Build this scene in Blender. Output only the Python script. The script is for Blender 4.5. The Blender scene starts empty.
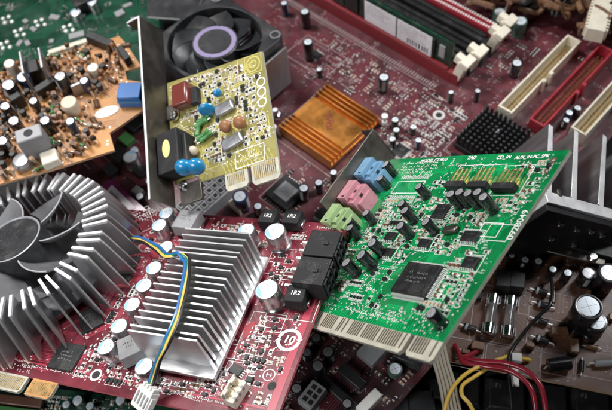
import bpy, math, random
from mathutils import Vector, Matrix
random.seed(11)
S = 0.001                                   # everything below is written in millimetres
scene = bpy.context.scene
COL = scene.collection

# ------------------------------------------------------------------ camera, world, light
FPX, CX, CY = 700.0, 306.0, 205.0           # focal length and centre in photograph pixels
UPC = Vector((-.08, .53, .84)).normalized() # the motherboard's normal in camera axes
XA = Vector((1, 0, 0)); XA = (XA - UPC * XA.dot(UPC)).normalized()
YA = UPC.cross(XA)
B = Matrix((XA, YA, UPC))                   # camera axes -> world axes
C0 = Vector((0, 0, -385.0))                 # world origin: on the motherboard plane, centre of the view
def W(p): return B @ (Vector(p) - C0) * S
cd = bpy.data.cameras.new('camera'); cam = bpy.data.objects.new('camera', cd); COL.objects.link(cam)
cam.matrix_world = Matrix.Translation(W((0, 0, 0))) @ B.to_4x4()
cd.sensor_width = 36; cd.lens = 36 * FPX / 612; cd.clip_start = .01; cd.clip_end = 50
cd.dof.use_dof = True; cd.dof.focus_distance = .298; cd.dof.aperture_fstop = 14
scene.camera = cam
world = bpy.data.worlds.new('World'); scene.world = world; world.use_nodes = True
bgn = world.node_tree.nodes['Background']
bgn.inputs[0].default_value = (.75, .85, 1, 1); bgn.inputs[1].default_value = .014
def area(name, az, el, dist, size, watts, col=(1, 1, 1), target=(0, 0, .03), sy=None, spread=180):
    ld = bpy.data.lights.new(name, 'AREA'); ld.energy = watts; ld.color = col
    ld.shape = 'RECTANGLE'; ld.size = size; ld.size_y = sy or size; ld.spread = math.radians(spread)
    o = bpy.data.objects.new(name, ld); COL.objects.link(o)
    a, e = math.radians(az), math.radians(el)
    d = Vector((math.sin(a) * math.cos(e), math.cos(a) * math.cos(e), math.sin(e)))
    o.location = Vector(target) + d * dist
    o.rotation_euler = d.to_track_quat('Z', 'Y').to_euler()
area('softbox', -48, 60, .75, .24, 6.6, (1, .985, .96), (-.03, 0, .03), .20)
area('strip_softbox', 66, 48, .6, .10, .30, (.96, .98, 1), (-.03, -.015, .05), .30, 42)
area('front_softbox', 218, 36, .7, .40, .36, (1, 1, 1), (-.11, -.03, .05), .30, 48)
area('side_softbox', -92, 24, .7, .26, .6, (.9, .95, 1), (-.05, -.02, .03))
vs = scene.view_settings
vs.view_transform = 'Standard'; vs.look = 'None'; vs.exposure = -.14; vs.gamma = 1

# ------------------------------------------------------------------ materials
def mat(name, col, rough=.5, metal=0, var=0, vscale=150, bump=0, bscale=600, coat=0, spec=.5, col2=None, trans=0, stretch=None, dust=0):
    m = bpy.data.materials.new(name); m.use_nodes = True
    nt = m.node_tree; bs = nt.nodes['Principled BSDF']
    bs.inputs['Base Color'].default_value = (*col, 1); bs.inputs['Roughness'].default_value = rough
    bs.inputs['Metallic'].default_value = metal; bs.inputs['Coat Weight'].default_value = coat
    bs.inputs['Coat Roughness'].default_value = .12
    bs.inputs['Specular IOR Level'].default_value = spec; bs.inputs['Transmission Weight'].default_value = trans
    if var or bump:
        tc = nt.nodes.new('ShaderNodeTexCoord'); mp = nt.nodes.new('ShaderNodeMapping')
        if stretch: mp.inputs['Scale'].default_value = stretch
        nt.links.new(tc.outputs['Object'], mp.inputs['Vector'])
    if var:
        n = nt.nodes.new('ShaderNodeTexNoise'); n.inputs['Scale'].default_value = vscale; n.inputs['Detail'].default_value = 6
        n.inputs['Roughness'].default_value = .65
        nt.links.new(mp.outputs[0], n.inputs['Vector'])
        r = nt.nodes.new('ShaderNodeValToRGB')
        c2 = col2 or tuple(c * (1 - var) for c in col)
        r.color_ramp.elements[0].position = .38; r.color_ramp.elements[0].color = (*c2, 1)
        r.color_ramp.elements[1].position = .62; r.color_ramp.elements[1].color = (*col, 1)
        nt.links.new(n.outputs['Fac'], r.inputs['Fac']); nt.links.new(r.outputs['Color'], bs.inputs['Base Color'])
        mr = nt.nodes.new('ShaderNodeMapRange'); mr.inputs['From Min'].default_value = .3; mr.inputs['From Max'].default_value = .7
        mr.inputs['To Min'].default_value = max(.03, rough - .1); mr.inputs['To Max'].default_value = min(1, rough + .14)
        nt.links.new(n.outputs['Fac'], mr.inputs['Value']); nt.links.new(mr.outputs[0], bs.inputs['Roughness'])
    if dust:                                  # fine grey dust lying on the surface
        tc2 = nt.nodes.new('ShaderNodeTexCoord'); n3 = nt.nodes.new('ShaderNodeTexNoise'); n3.inputs['Scale'].default_value = 2600; n3.inputs['Detail'].default_value = 3
        n4 = nt.nodes.new('ShaderNodeTexNoise'); n4.inputs['Scale'].default_value = 110; n4.inputs['Detail'].default_value = 5
        nt.links.new(tc2.outputs['Object'], n3.inputs['Vector']); nt.links.new(tc2.outputs['Object'], n4.inputs['Vector'])
        ad = nt.nodes.new('ShaderNodeMath'); ad.operation = 'ADD'; nt.links.new(n3.outputs['Fac'], ad.inputs[0]); nt.links.new(n4.outputs['Fac'], ad.inputs[1])
        mr3 = nt.nodes.new('ShaderNodeMapRange'); mr3.inputs['From Min'].default_value = 1.08; mr3.inputs['From Max'].default_value = 1.34; mr3.inputs['To Max'].default_value = dust
        nt.links.new(ad.outputs[0], mr3.inputs['Value'])
        mx = nt.nodes.new('ShaderNodeMix'); mx.data_type = 'RGBA'; mx.inputs[7].default_value = (.46, .43, .40, 1)
        src = bs.inputs['Base Color'].links[0].from_socket if bs.inputs['Base Color'].links else None
        if src: nt.links.new(src, mx.inputs[6])
        else: mx.inputs[6].default_value = (*col, 1)
        nt.links.new(mr3.outputs[0], mx.inputs[0]); nt.links.new(mx.outputs[2], bs.inputs['Base Color'])
    if bump:
        n2 = nt.nodes.new('ShaderNodeTexNoise'); n2.inputs['Scale'].default_value = bscale; n2.inputs['Detail'].default_value = 4
        nt.links.new(mp.outputs[0], n2.inputs['Vector'])
        b = nt.nodes.new('ShaderNodeBump'); b.inputs['Strength'].default_value = bump; b.inputs['Distance'].default_value = .0003
        nt.links.new(n2.outputs['Fac'], b.inputs['Height']); nt.links.new(b.outputs[0], bs.inputs['Normal'])
    return m
M = dict(
 red=mat('red_solder_mask', (.20, .018, .034), .28, var=.5, col2=(.095, .012, .022), vscale=38, bump=.15, bscale=300, coat=.4, dust=0.15),
 red_t=mat('red_trace', (.44, .055, .085), .28, coat=.5),
 red_edge=mat('red_board_edge', (.55, .12, .13), .6),
 maroon=mat('maroon_solder_mask', (.108, .021, .029), .42, var=.5, vscale=50, bump=.15, bscale=300, coat=.12, dust=0.21),
 maroon_t=mat('maroon_trace', (.17, .035, .048), .34, coat=.4),
 maroon_shaded=mat('shaded_maroon_mask', (.045, .012, .018), .4, var=.4, vscale=60, coat=.3, dust=0.17),  # maroon mask darkened: the shade of the gaps is put into the colour
 green=mat('green_solder_mask', (.0, .235, .065), .3, var=.4, vscale=60, bump=.12, bscale=300, coat=.4, dust=0.10),
 green_t=mat('green_trace', (.004, .42, .12), .28, coat=.5),
 green_h=mat('dark_green_grid', (.0, .12, .03), .35, coat=.4),
 dgreen=mat('dark_green_mask', (.006, .055, .030), .3, var=.5, vscale=35, bump=.2, bscale=200, coat=.4, dust=0.21),
 dgreen_t=mat('dark_green_trace', (.010, .085, .045), .3, coat=.4),
 yellow=mat('yellow_laminate', (.31, .27, .07), .42, var=.3, vscale=60, coat=.3, dust=0.21),
 yellow_t=mat('pale_yellow_trace', (.62, .55, .16), .35, metal=.2, coat=.3),
 tan=mat('tan_laminate', (.60, .28, .09), .5, var=.35, vscale=35, bump=.2, bscale=200, dust=0.17),
 tan_t=mat('brown_print', (.30, .11, .04), .5),
 brown=mat('brown_laminate', (.14, .058, .032), .42, var=.35, vscale=50, bump=.15, coat=.2, dust=0.17),
 brown_t=mat('brown_trace', (.15, .075, .05), .4, coat=.3),
 edge=mat('fibreglass_edge', (.42, .42, .34), .6, var=.2, vscale=400),
 silk=mat('white_print', (.80, .79, .77), .55),
 silk_d=mat('faded_print', (.42, .34, .34), .6),
 pad=mat('solder', (.84, .83, .80), .3, metal=.5, bump=.4, bscale=2500),
 gold=mat('gold_contact', (.78, .56, .24), .28, metal=.9, var=.2, vscale=300),
 copper_dk=mat('dark_finger_gap', (.09, .075, .05), .5),
 cream_board=mat('cream_finger_board', (.60, .57, .47), .34, metal=.25, var=.15, vscale=200),
 black=mat('black_plastic', (.011, .011, .012), .42, var=.3, vscale=300, bump=.15, bscale=2500, dust=0.15),
 black_m=mat('matt_black_plastic', (.014, .014, .016), .6, spec=.35, bump=.2, bscale=3000, dust=0.17),
 sleeve=mat('black_capacitor_sleeve', (.010, .010, .013), .22, coat=.4, dust=0.10),
 sleeve_b=mat('navy_capacitor_sleeve', (.02, .035, .075), .25, coat=.4),
 sleeve_g=mat('green_capacitor_sleeve', (.06, .11, .09), .3, coat=.3),
 stripe=mat('grey_sleeve_stripe', (.38, .39, .40), .4),
 ctop=mat('aluminium_can_top', (.76, .82, .88), .42, metal=.35, bump=.3, bscale=1200, dust=0.10),
 can=mat('aluminium_can', (.62, .62, .63), .27, metal=.95, var=.15, vscale=250, dust=0.08),
 blue_mark=mat('pale_blue_print', (.30, .52, .70), .4, coat=.2),
 alu=mat('brushed_aluminium', (.76, .76, .77), .32, metal=.95, var=.3, vscale=60, bump=.6, bscale=500, stretch=(.15, 1, 1), dust=0.13),
 alu_f=mat('fin_aluminium', (.80, .79, .80), .34, metal=.9, var=.25, vscale=60, bump=.4, bscale=420, stretch=(1, 1, .12), dust=0.15),
 alu_d=mat('grey_aluminium', (.42, .42, .44), .4, metal=.9, var=.3, vscale=60, bump=.3, bscale=500, stretch=(1, 1, .15), dust=0.17),
 alu_w=mat('satin_aluminium', (.84, .84, .85), .5, metal=.45, var=.15, vscale=80, bump=.2),
 steel=mat('nickel_steel_plate', (.18, .165, .145), .38, metal=.9, var=.35, vscale=50, bump=.25, bscale=200, dust=0.17),
 chrome=mat('tinned_metal', (.85, .85, .86), .15, metal=1),
 tin=mat('tinned_lead', (.84, .84, .82), .35, metal=.4),
 copper_hs=mat('copper_gold_anodised', (.60, .25, .055), .34, metal=.85, var=.22, vscale=70, bump=.2, bscale=600, dust=0.15),
 fan=mat('dark_fan_plastic', (.024, .025, .028), .36, var=.2, vscale=80, bump=.1, bscale=1500, dust=0.19),
 fan_g=mat('grey_fan_plastic', (.17, .17, .18), .33, var=.2, vscale=60, bump=.1, bscale=1500, dust=0.17),
 key_ink=mat('dim_key_print', (.2, .2, .2), .6),
 ctop_d=mat('dark_aluminium_top', (.50, .50, .52), .4, metal=.6, bump=.3, bscale=1200),
 rim_d=mat('blade_edge_highlight', (.38, .38, .40), .3),  # highlight along the blades' leading edge, painted as paler grey
 rim=mat('pale_plastic_rim', (.30, .30, .32), .3),
 purple=mat('purple_label_ring', (.24, .20, .34), .45),
 cream=mat('cream_plastic', (.74, .68, .56), .42, var=.12, vscale=200, dust=0.13),
 cream_d=mat('inner_cream_plastic', (.50, .42, .27), .55),
 white=mat('white_nylon', (.80, .79, .76), .4, var=.08, vscale=200),
 pgrey=mat('grey_plastic', (.30, .30, .31), .45, var=.15, vscale=200),
 redp=mat('red_plastic', (.36, .02, .035), .38, var=.15, vscale=200, dust=0.15),
 redp_d=mat('deep_red_plastic', (.20, .016, .022), .5),
 maroonp=mat('maroon_plastic', (.22, .035, .035), .4),
 jblue=mat('light_blue_plastic', (.15, .30, .46), .3, var=.12, vscale=300, dust=0.13),
 jpink=mat('pink_plastic', (.50, .22, .26), .3, var=.12, vscale=300, dust=0.13),
 jgreen=mat('pale_green_plastic', (.30, .42, .20), .3, var=.12, vscale=300, dust=0.13),
 maroon_c=mat('maroon_film_capacitor', (.15, .030, .022), .3, coat=.5),
 blue_c=mat('blue_ceramic', (.01, .19, .40), .3, coat=.6),
 orange_c=mat('orange_brown_ceramic', (.28, .12, .05), .4),
 green_r=mat('green_resistor', (.06, .20, .06), .35),
 tan_r=mat('tan_resistor', (.52, .33, .20), .4),
 beige=mat('beige_component', (.62, .52, .40), .45, var=.2, vscale=300),
 paper=mat('white_label_paper', (.74, .72, .76), .6, var=.1, vscale=200),
 ink=mat('black_ink', (.02, .02, .022), .6),
 greyink=mat('grey_chip_print', (.17, .17, .17), .5),
 glass=mat('fuse_glass', (.8, .82, .82), .08, trans=.9, spec=.6),
 w_blue=mat('blue_wire', (.02, .13, .40), .35, coat=.2),
 w_green=mat('teal_wire', (.01, .17, .15), .35, coat=.2),
 w_yellow=mat('yellow_wire', (.80, .52, .10), .38, coat=.2),
 w_black=mat('black_wire', (.012, .012, .013), .35, coat=.2),
 w_red=mat('dark_red_wire', (.30, .015, .03), .3, coat=.4),
 ribbon=mat('beige_ribbon_cable', (.40, .35, .28), .45),
 ribbon_d=mat('brown_ribbon_gap', (.10, .08, .06), .5),
 key=mat('black_key', (.014, .014, .017), .5, bump=.3, bscale=3000, dust=0.17),
 oval=mat('yellow_sticker', (.75, .60, .25), .45),
 ground=mat('dark_table', (.012, .011, .012), .7, var=.3, vscale=40),
 amber=mat('brown_varnished_coil', (.20, .10, .05), .35, var=.5, vscale=200, coat=.4),
 purple_b=mat('purple_board', (.16, .02, .10), .4, coat=.3),
)

# ------------------------------------------------------------------ mesh builder
class MB:
    def __init__(s): s.v = []; s.f = []; s.m = []; s.z = 0
    def add(s, vs_, fs, m):
        o = len(s.v); s.v += [tuple(v) for v in vs_]; s.f += [tuple(i + o for i in f) for f in fs]
        s.m += (m if isinstance(m, list) else [m] * len(fs)); return s
    def box(s, x0, x1, y0, y1, z0, z1, m, T=None):
        p = [Vector((x, y, z)) for z in (z0, z1) for y in (y0, y1) for x in (x0, x1)]
        if T: p = [T @ q for q in p]
        return s.add(p, [(0, 2, 3, 1), (4, 5, 7, 6), (0, 1, 5, 4), (2, 6, 7, 3), (0, 4, 6, 2), (1, 3, 7, 5)], m)
    def ob(s, cx, cy, w, d, z0, z1, ang, m, tw=1, td=1):
        c, n = math.cos(ang), math.sin(ang); p = []
        for z, a, b in ((z0, 1, 1), (z1, tw, td)):
            for y in (-d / 2 * b, d / 2 * b):
                for x in (-w / 2 * a, w / 2 * a): p.append((cx + x * c - y * n, cy + x * n + y * c, z))
        return s.add(p, [(0, 2, 3, 1), (4, 5, 7, 6), (0, 1, 5, 4), (2, 6, 7, 3), (0, 4, 6, 2), (1, 3, 7, 5)], m)
    def lathe(s, prof, mats, seg=24, T=None, c=(0, 0)):
        vs_ = []; fs = []; ms = []
        for r, z in prof:
            for i in range(seg):
                a = 2 * math.pi * i / seg; vs_.append(Vector((c[0] + r * math.cos(a), c[1] + r * math.sin(a), z)))
        for k in range(len(prof) - 1):
            for i in range(seg):
                j = (i + 1) % seg
                fs.append((k * seg + i, k * seg + j, (k + 1) * seg + j, (k + 1) * seg + i)); ms.append(mats[k] if isinstance(mats, list) else mats)
        k = (len(prof) - 1) * seg
        fs.append(tuple(k + i for i in range(seg))); ms.append(mats[-1] if isinstance(mats, list) else mats)
        fs.append(tuple(reversed(range(seg)))); ms.append(mats[0] if isinstance(mats, list) else mats)
        if T: vs_ = [T @ q for q in vs_]
        return s.add(vs_, fs, ms)
    def cyl(s, cx, cy, z0, z1, r, m, seg=16): return s.lathe([(r, z0), (r, z1)], m, seg, c=(cx, cy))
    def disc(s, cx, cy, r, z, m, seg=12, r2=0):
        n = seg
        if r2:
            vs_ = [(cx + q * math.cos(2 * math.pi * i / n), cy + q * math.sin(2 * math.pi * i / n), z) for q in (r, r2) for i in range(n)]
            return s.add(vs_, [(i, (i + 1) % n, n + (i + 1) % n, n + i) for i in range(n)], m)
        return s.add([(cx + r * math.cos(2 * math.pi * i / n), cy + r * math.sin(2 * math.pi * i / n), z) for i in range(n)], [tuple(range(n))], m)
    def flat(s, poly, z, m): return s.add([(x, y, z) for x, y in poly], [tuple(range(len(poly)))], m)
    def extr(s, poly, z0, z1, mt, ms):
        a = sum(poly[i][0] * poly[(i + 1) % len(poly)][1] - poly[(i + 1) % len(poly)][0] * poly[i][1] for i in range(len(poly)))
        if a < 0: poly = poly[::-1]
        n = len(poly)
        return s.add([(x, y, z) for z in (z0, z1) for x, y in poly],
            [tuple(range(n, 2 * n)), tuple(reversed(range(n)))] + [(i, (i + 1) % n, n + (i + 1) % n, n + i) for i in range(n)], [mt, mt] + [ms] * n)
    def ln(s, x0, y0, x1, y1, w, z, m):
        d = math.hypot(x1 - x0, y1 - y0) or 1; nx, ny = -(y1 - y0) / d * w / 2, (x1 - x0) / d * w / 2
        return s.add([(x0 - nx, y0 - ny, z), (x1 - nx, y1 - ny, z), (x1 + nx, y1 + ny, z), (x0 + nx, y0 + ny, z)], [(0, 1, 2, 3)], m)
    def rect(s, cx, cy, w, d, lw, z, m, ang=0):
        c, n = math.cos(ang), math.sin(ang)
        o = [(-w / 2, -d / 2), (w / 2, -d / 2), (w / 2, d / 2), (-w / 2, d / 2)]
        i_ = [(x * (1 - 2 * lw / w), y * (1 - 2 * lw / d)) for x, y in o]
        vs_ = [(cx + x * c - y * n, cy + x * n + y * c, z) for x, y in o + i_]
        return s.add(vs_, [(i, (i + 1) % 4, 4 + (i + 1) % 4, 4 + i) for i in range(4)], m)
    def tube(s, pts, r, m, seg=10, caps=True):
        pts = [Vector(p) for p in pts]; vs_ = []; up = Vector((0.13, 0.21, 1)).normalized()
        for i, p in enumerate(pts):
            t = (pts[min(i + 1, len(pts) - 1)] - pts[max(i - 1, 0)]).normalized()
            a = t.cross(up); a = a.normalized() if a.length > 1e-4 else t.orthogonal().normalized(); up = a.cross(t).normalized()
            for k in range(seg):
                q = 2 * math.pi * k / seg; vs_.append(p + (a * math.cos(q) + up * math.sin(q)) * r)
        fs = [(i * seg + k, i * seg + (k + 1) % seg, (i + 1) * seg + (k + 1) % seg, (i + 1) * seg + k) for i in range(len(pts) - 1) for k in range(seg)]
        if caps: fs += [tuple(reversed(range(seg))), tuple((len(pts) - 1) * seg + k for k in range(seg))]
        return s.add(vs_, fs, m)
    def text(s, t, x, y, size, z, m, ang=0, bold=0.0, T=None, shear=0, cx=True):
        cu = bpy.data.curves.new('t', 'FONT'); cu.body = t; cu.size = size; cu.offset = bold; cu.shear = shear
        if cx: cu.align_x = 'CENTER'; cu.align_y = 'CENTER'
        ob = bpy.data.objects.new('t', cu); COL.objects.link(ob); bpy.context.view_layer.update()
        me = bpy.data.meshes.new_from_object(ob.evaluated_get(bpy.context.evaluated_depsgraph_get()))
        R = T or (Matrix.Translation((x, y, z)) @ Matrix.Rotation(ang, 4, 'Z'))
        s.add([R @ v.co for v in me.vertices], [tuple(p.vertices) for p in me.polygons], m)
        bpy.data.objects.remove(ob); bpy.data.curves.remove(cu); bpy.data.meshes.remove(me); return s
    def mesh(s, name, angle=35):
        me = bpy.data.meshes.new(name); me.from_pydata([(a * S, b * S, c * S) for a, b, c in s.v], [], s.f)
        idx = {}
        for i, k in enumerate(s.m):
            if k not in idx: idx[k] = len(idx); me.materials.append(M[k])
        me.polygons.foreach_set('material_index', [idx[k] for k in s.m])
        me.shade_smooth(); me.set_sharp_from_angle(angle=math.radians(angle)); me.update(); return me

def mkobj(name, me, parent=None, loc=(0, 0, 0), ang=0, bevel=0, rot=None):
    o = bpy.data.objects.new(name, me); COL.objects.link(o); o.parent = parent
    o.location = Vector(loc) * S
    if rot: o.rotation_euler = rot
    else: o.rotation_euler = (0, 0, ang)
    if bevel:
        b = o.modifiers.new('bevel', 'BEVEL'); b.width = bevel * S; b.segments = 2; b.limit_method = 'ANGLE'; b.angle_limit = math.radians(40)
    return o
CACHE = {}
def cached(key, fn, name):
    if key not in CACHE: CACHE[key] = fn().mesh(name)
    return CACHE[key]

# ------------------------------------------------------------------ frames: a board's own plane and axes
def ray(px, py): return Vector(((px - CX) / FPX, -(py - CY) / FPX, -1))
class Board:
    """a thing whose parts live in the board's own axes (x, y in its plane, z its normal), mm"""
    def __init__(s, name, label, cat, n, u, o, group=None, kind=None):
        s.n = Vector(n).normalized(); u = Vector(u); s.u = (u - s.n * u.dot(s.n)).normalized(); s.w = s.n.cross(s.u); s.o = Vector(o)
        s.occ = []; s.rot = None
        e = bpy.data.objects.new(name, None); COL.objects.link(e); e.empty_display_size = .01
        R = Matrix((s.u, s.w, s.n)).transposed()
        e.matrix_world = Matrix.Translation(W(s.o)) @ (B @ R).to_4x4()
        e['label'] = label; e['category'] = cat
        if group: e['group'] = group
        s.e = e
    def P(s, px, py, h=0):
        r = ray(px, py); o = s.o + s.n * h; p = r * (o.dot(s.n) / r.dot(s.n)) - o
        return (p.dot(s.u), p.dot(s.w))
    def PP(s, pts, h=0): return [s.P(x, y, h) for x, y in pts]
    def L(s, x, y, h=0): return s.o + s.u * x + s.w * y + s.n * h       # local -> camera axes
    def part(s, name, mb, loc=(0, 0, 0), ang=0, bevel=0, rot=None, parent=None):
        me = mb.mesh(name) if isinstance(mb, MB) else mb
        return mkobj(name, me, parent or s.e, loc, ang, bevel, rot)
    def free(s, x, y, r):
        for a, b, q in s.occ:
            if (a - x) ** 2 + (b - y) ** 2 < (q + r) ** 2: return False
        return True
    def take(s, x, y, r): s.occ.append((x, y, r))
def sibling(name, label, cat, b, x=0, y=0, h=0, ang=0, group=None, upv=None):
    """a separate thing standing on board b"""
    u = b.u * math.cos(ang) + b.w * math.sin(ang)
    return Board(name, label, cat, upv or b.n, u, b.L(x, y, h), group)
def inside(poly, x, y):
    c = False; n = len(poly)
    for i in range(n):
        x0, y0 = poly[i]; x1, y1 = poly[i - 1]
        if (y0 > y) != (y1 > y) and x < (x1 - x0) * (y - y0) / (y1 - y0) + x0: c = not c
    return c

def traces(mb, poly, n, mt, via='pad', w=.28, pitch=.62, seed=1, z=.04, kmax=9, L=(6, 26)):
    rnd = random.Random(seed); occ = {}
    xs = [p[0] for p in poly]; ys = [p[1] for p in poly]
    for b in range(n):
        k = rnd.randint(2, kmax); x, y = rnd.uniform(min(xs), max(xs)), rnd.uniform(min(ys), max(ys))
        d = rnd.randrange(8); segs = []
        for _ in range(rnd.randint(2, 4)):
            segs.append((d, rnd.uniform(*L))); d = (d + rnd.choice((-1, 1))) % 8
        c = [Vector((x, y))]
        for d_, l in segs: c.append(c[-1] + Vector((math.cos(d_ * math.pi / 4), math.sin(d_ * math.pi / 4))) * l)
        for t in range(k):
            off = (t - k / 2) * pitch; pts = []
            for i in range(len(c)):
                d0 = (c[i] - c[i - 1]).normalized() if i else None; d1 = (c[i + 1] - c[i]).normalized() if i < len(c) - 1 else None
                if d0 is None: nn = Vector((-d1.y, d1.x)); pts.append(c[i] + nn * off - d1 * rnd.uniform(0, 2)); continue
                if d1 is None: nn = Vector((-d0.y, d0.x)); pts.append(c[i] + nn * off + d0 * rnd.uniform(0, 2)); continue
                n0 = Vector((-d0.y, d0.x)); n1 = Vector((-d1.y, d1.x)); bi = (n0 + n1).normalized(); pts.append(c[i] + bi * (off / bi.dot(n0)))
            cells = set(); ok = True
            for i in range(len(pts) - 1):
                m_ = max(2, int((pts[i + 1] - pts[i]).length / .3))
                for q in range(m_ + 1):
                    p = pts[i].lerp(pts[i + 1], q / m_)
                    if not inside(poly, p.x, p.y): ok = False; break
                    ce = (int(p.x / .45), int(p.y / .45)); cells.add(ce)
                    if occ.get(ce, b) != b: ok = False; break
                if not ok: break
            if not ok: continue
            for ce in cells: occ[ce] = b
            nr = []
            for i in range(len(pts)):
                d0 = (pts[i] - pts[i - 1]).normalized() if i else (pts[1] - pts[0]).normalized()
                d1 = (pts[i + 1] - pts[i]).normalized() if i < len(pts) - 1 else d0
                n0 = Vector((-d0.y, d0.x)); n1 = Vector((-d1.y, d1.x)); bi = (n0 + n1).normalized(); nr.append(bi * (w / 2 / bi.dot(n0)))
            vs_ = []
            for p, q in zip(pts, nr): vs_ += [(p.x - q.x, p.y - q.y, z), (p.x + q.x, p.y + q.y, z)]
            mb.add(vs_, [(2 * i, 2 * i + 2, 2 * i + 3, 2 * i + 1) for i in range(len(pts) - 1)], mt)
            for p in (pts[0], pts[-1]):
                if rnd.random() < .75: mb.disc(p.x, p.y, .38, z + .03, via, 8)
    return occ

def micro(mb, x, y, w, rows, h=.9, ang=0, z=.1, m='silk', seed=None, gap=1.5):
    """lines of print too small to read: broken strokes"""
    rnd = random.Random(seed if seed is not None else int(x * 13 + y * 7)); c, s_ = math.cos(ang), math.sin(ang)
    for r in range(rows):
        q = 0
        while q < w:
            cw = h * rnd.uniform(.4, .65)
            if rnd.random() < .82:
                for _ in range(2):
                    a, b_ = q + rnd.uniform(0, cw * .4), rnd.uniform(0, h * .5)
                    a2, b2 = (a + cw * .7, b_) if rnd.random() < .5 else (a, b_ + h * .6)
                    yy = -r * h * gap
                    mb.ln(x + a * c - (b_ + yy) * s_, y + a * s_ + (b_ + yy) * c, x + a2 * c - (b2 + yy) * s_, y + a2 * s_ + (b2 + yy) * c, h * .2, z + rnd.random() * .01, m)
            q += cw + h * .2

# ------------------------------------------------------------------ components
def capmesh(style, r, h):
    def body():
        sl = {'black': 'sleeve', 'dark': 'sleeve', 'navy': 'sleeve_b', 'green': 'sleeve_g', 'can': 'can', 'beige': 'beige'}[style]; mb = MB()
        if style == 'can':
            pr = [(r * 1.02, 0), (r * 1.04, .5), (r, .9), (r * .88, h * .13), (r * .88, h * .17), (r, h * .22), (r, h - .5), (r * .96, h - .12), (r * .9, h)]
            mb.lathe(pr, 'can', 28)
        else:
            pr = [(r * .98, 0), (r, .3), (r, h * .1), (r * .9, h * .15), (r * .9, h * .18), (r, h * .24), (r, h - .5), (r * .96, h - .1), (r * .8, h), (r * .76, h - .12)]
            mb.lathe(pr, sl, 22)
            for i in range(5):        # polarity stripe
                a0 = .2 + i * .12; a1 = a0 + .12; q = r * 1.012
                mb.add([(q * math.cos(a0), q * math.sin(a0), h * .26), (q * math.cos(a1), q * math.sin(a1), h * .26), (q * math.cos(a1), q * math.sin(a1), h - .6), (q * math.cos(a0), q * math.sin(a0), h - .6)], [(0, 1, 2, 3)], 'stripe')
        return mb
    def top():
        mb = MB(); q = r * (.9 if style == 'can' else .76)
        mb.lathe([(q, h - .1), (q, h + .03), (q * .96, h + .05)], 'ctop_d' if style == 'dark' else 'ctop', 24)
        if style == 'can':            # blue print on about a third of the top
            pts = [(q * .95 * math.cos(a), q * .95 * math.sin(a)) for a in [math.radians(112 + 10 * i) for i in range(12)]]
            mb.flat(pts, h + .09, 'blue_mark'); micro(mb, -q * .2, q * .25, q * .9, 2, .7, z=h + .1, m='greyink', seed=3)
        else:
            for a in (0, math.pi / 2): mb.ln(-q * .8 * math.cos(a), -q * .8 * math.sin(a), q * .8 * math.cos(a), q * .8 * math.sin(a), .14, h + .08 + a * .01, 'greyink')
        return mb
    return cached(('cap', style, r, h), body, 'capacitor'), cached(('captop', style, r, h), top, 'capacitor_top')
def cap(b, px, py, r, h, style='black', ang=None, local=False, tilt=0):
    x, y = (px, py) if local else b.P(px, py, h)
    m1, m2 = capmesh(style, r, h); a = random.uniform(0, 6.28) if ang is None else ang
    o = b.part('capacitor', m1, (x, y, .05), rot=(random.uniform(-.05, .05) + tilt, random.uniform(-.05, .05), a))
    mkobj('capacitor_top', m2, o); b.take(x, y, r * .95); return o
def chip(b, x, y, w, d, h=1.8, ang=0, pins=(10, 10), lines=2, name='chip', pr='greyink', lead=1.4):
    mb = MB(); mb.ob(0, 0, w, d, .25, h * .55, 0, 'black', 1, 1); mb.ob(0, 0, w, d, h * .55, h, 0, 'black', .96, .96)
    mb.disc(-w * .38, -d * .38, min(w, d) * .04 + .15, h + .02, 'black_m', 10)
    micro(mb, -w * .25, d * .12, w * .5, lines, min(w, d) * .09, z=h + .04, m=pr, seed=int(w * 10))
    o = b.part(name, mb, (x, y, 0), ang, .12)
    pm = MB()
    for k, (n_, L_, D_) in enumerate(((pins[0], w, d), (pins[1], d, w))):
        for i in range(n_):
            t = (i + .5) / n_ * L_ * .94 - L_ * .47
            for sgn in (-1, 1):
                pw = L_ * .94 / n_ * .5
                for (a0, a1, z0, z1) in ((D_ / 2 - .1, D_ / 2 + lead * .45, h * .42, h * .55), (D_ / 2 + lead * .35, D_ / 2 + lead * .5, .2, h * .45), (D_ / 2 + lead * .4, D_ / 2 + lead, .08, .24)):
                    if k == 0: pm.box(t - pw / 2, t + pw / 2, min(sgn * a0, sgn * a1), max(sgn * a0, sgn * a1), z0, z1, 'tin')
                    else: pm.box(min(sgn * a0, sgn * a1), max(sgn * a0, sgn * a1), t - pw / 2, t + pw / 2, z0, z1, 'tin')
    if pm.v: b.part('pins', pm, parent=o)
    b.take(x, y, max(w, d) * .5 + lead * .6); return o
def smdmesh(kind):
    w, d, h = {'resistor': (2.0, 1.2, .5), 'small_resistor': (1.5, .8, .4), 'ceramic_capacitor': (2.0, 1.25, 1.0), 'small_capacitor': (1.5, .8, .75), 'transistor': (2.9, 1.4, 1.1), 'diode': (2.8, 1.5, 1.3)}[kind]
    bm = {'resistor': 'black', 'small_resistor': 'black', 'ceramic_capacitor': 'amber', 'small_capacitor': 'tan_r', 'transistor': 'black', 'diode': 'black'}[kind]
    def f():
        mb = MB()
        mb.box(-w * .34, w * .34, -d / 2, d / 2, .08, h, bm)
        if kind in ('transistor',):
            for x in (-.9, .9): mb.box(x - .2, x + .2, -d / 2 - .6, -d / 2, .08, .3, 'pad')
            mb.box(-.2, .2, d / 2, d / 2 + .6, .08, .3, 'pad')
        else:
            for sx in (-1, 1):
                a, b_ = sorted((sx * w * .34, sx * w / 2)); mb.box(a, b_, -d / 2 - .02, d / 2 + .02, .08, h + .03, 'pad')
                a, b_ = sorted((sx * w * .5, sx * (w * .5 + .35))); mb.box(a, b_, -d / 2, d / 2, .06, .22, 'pad')
        return mb
    return cached(('smd', kind), f, kind), w, d
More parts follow.
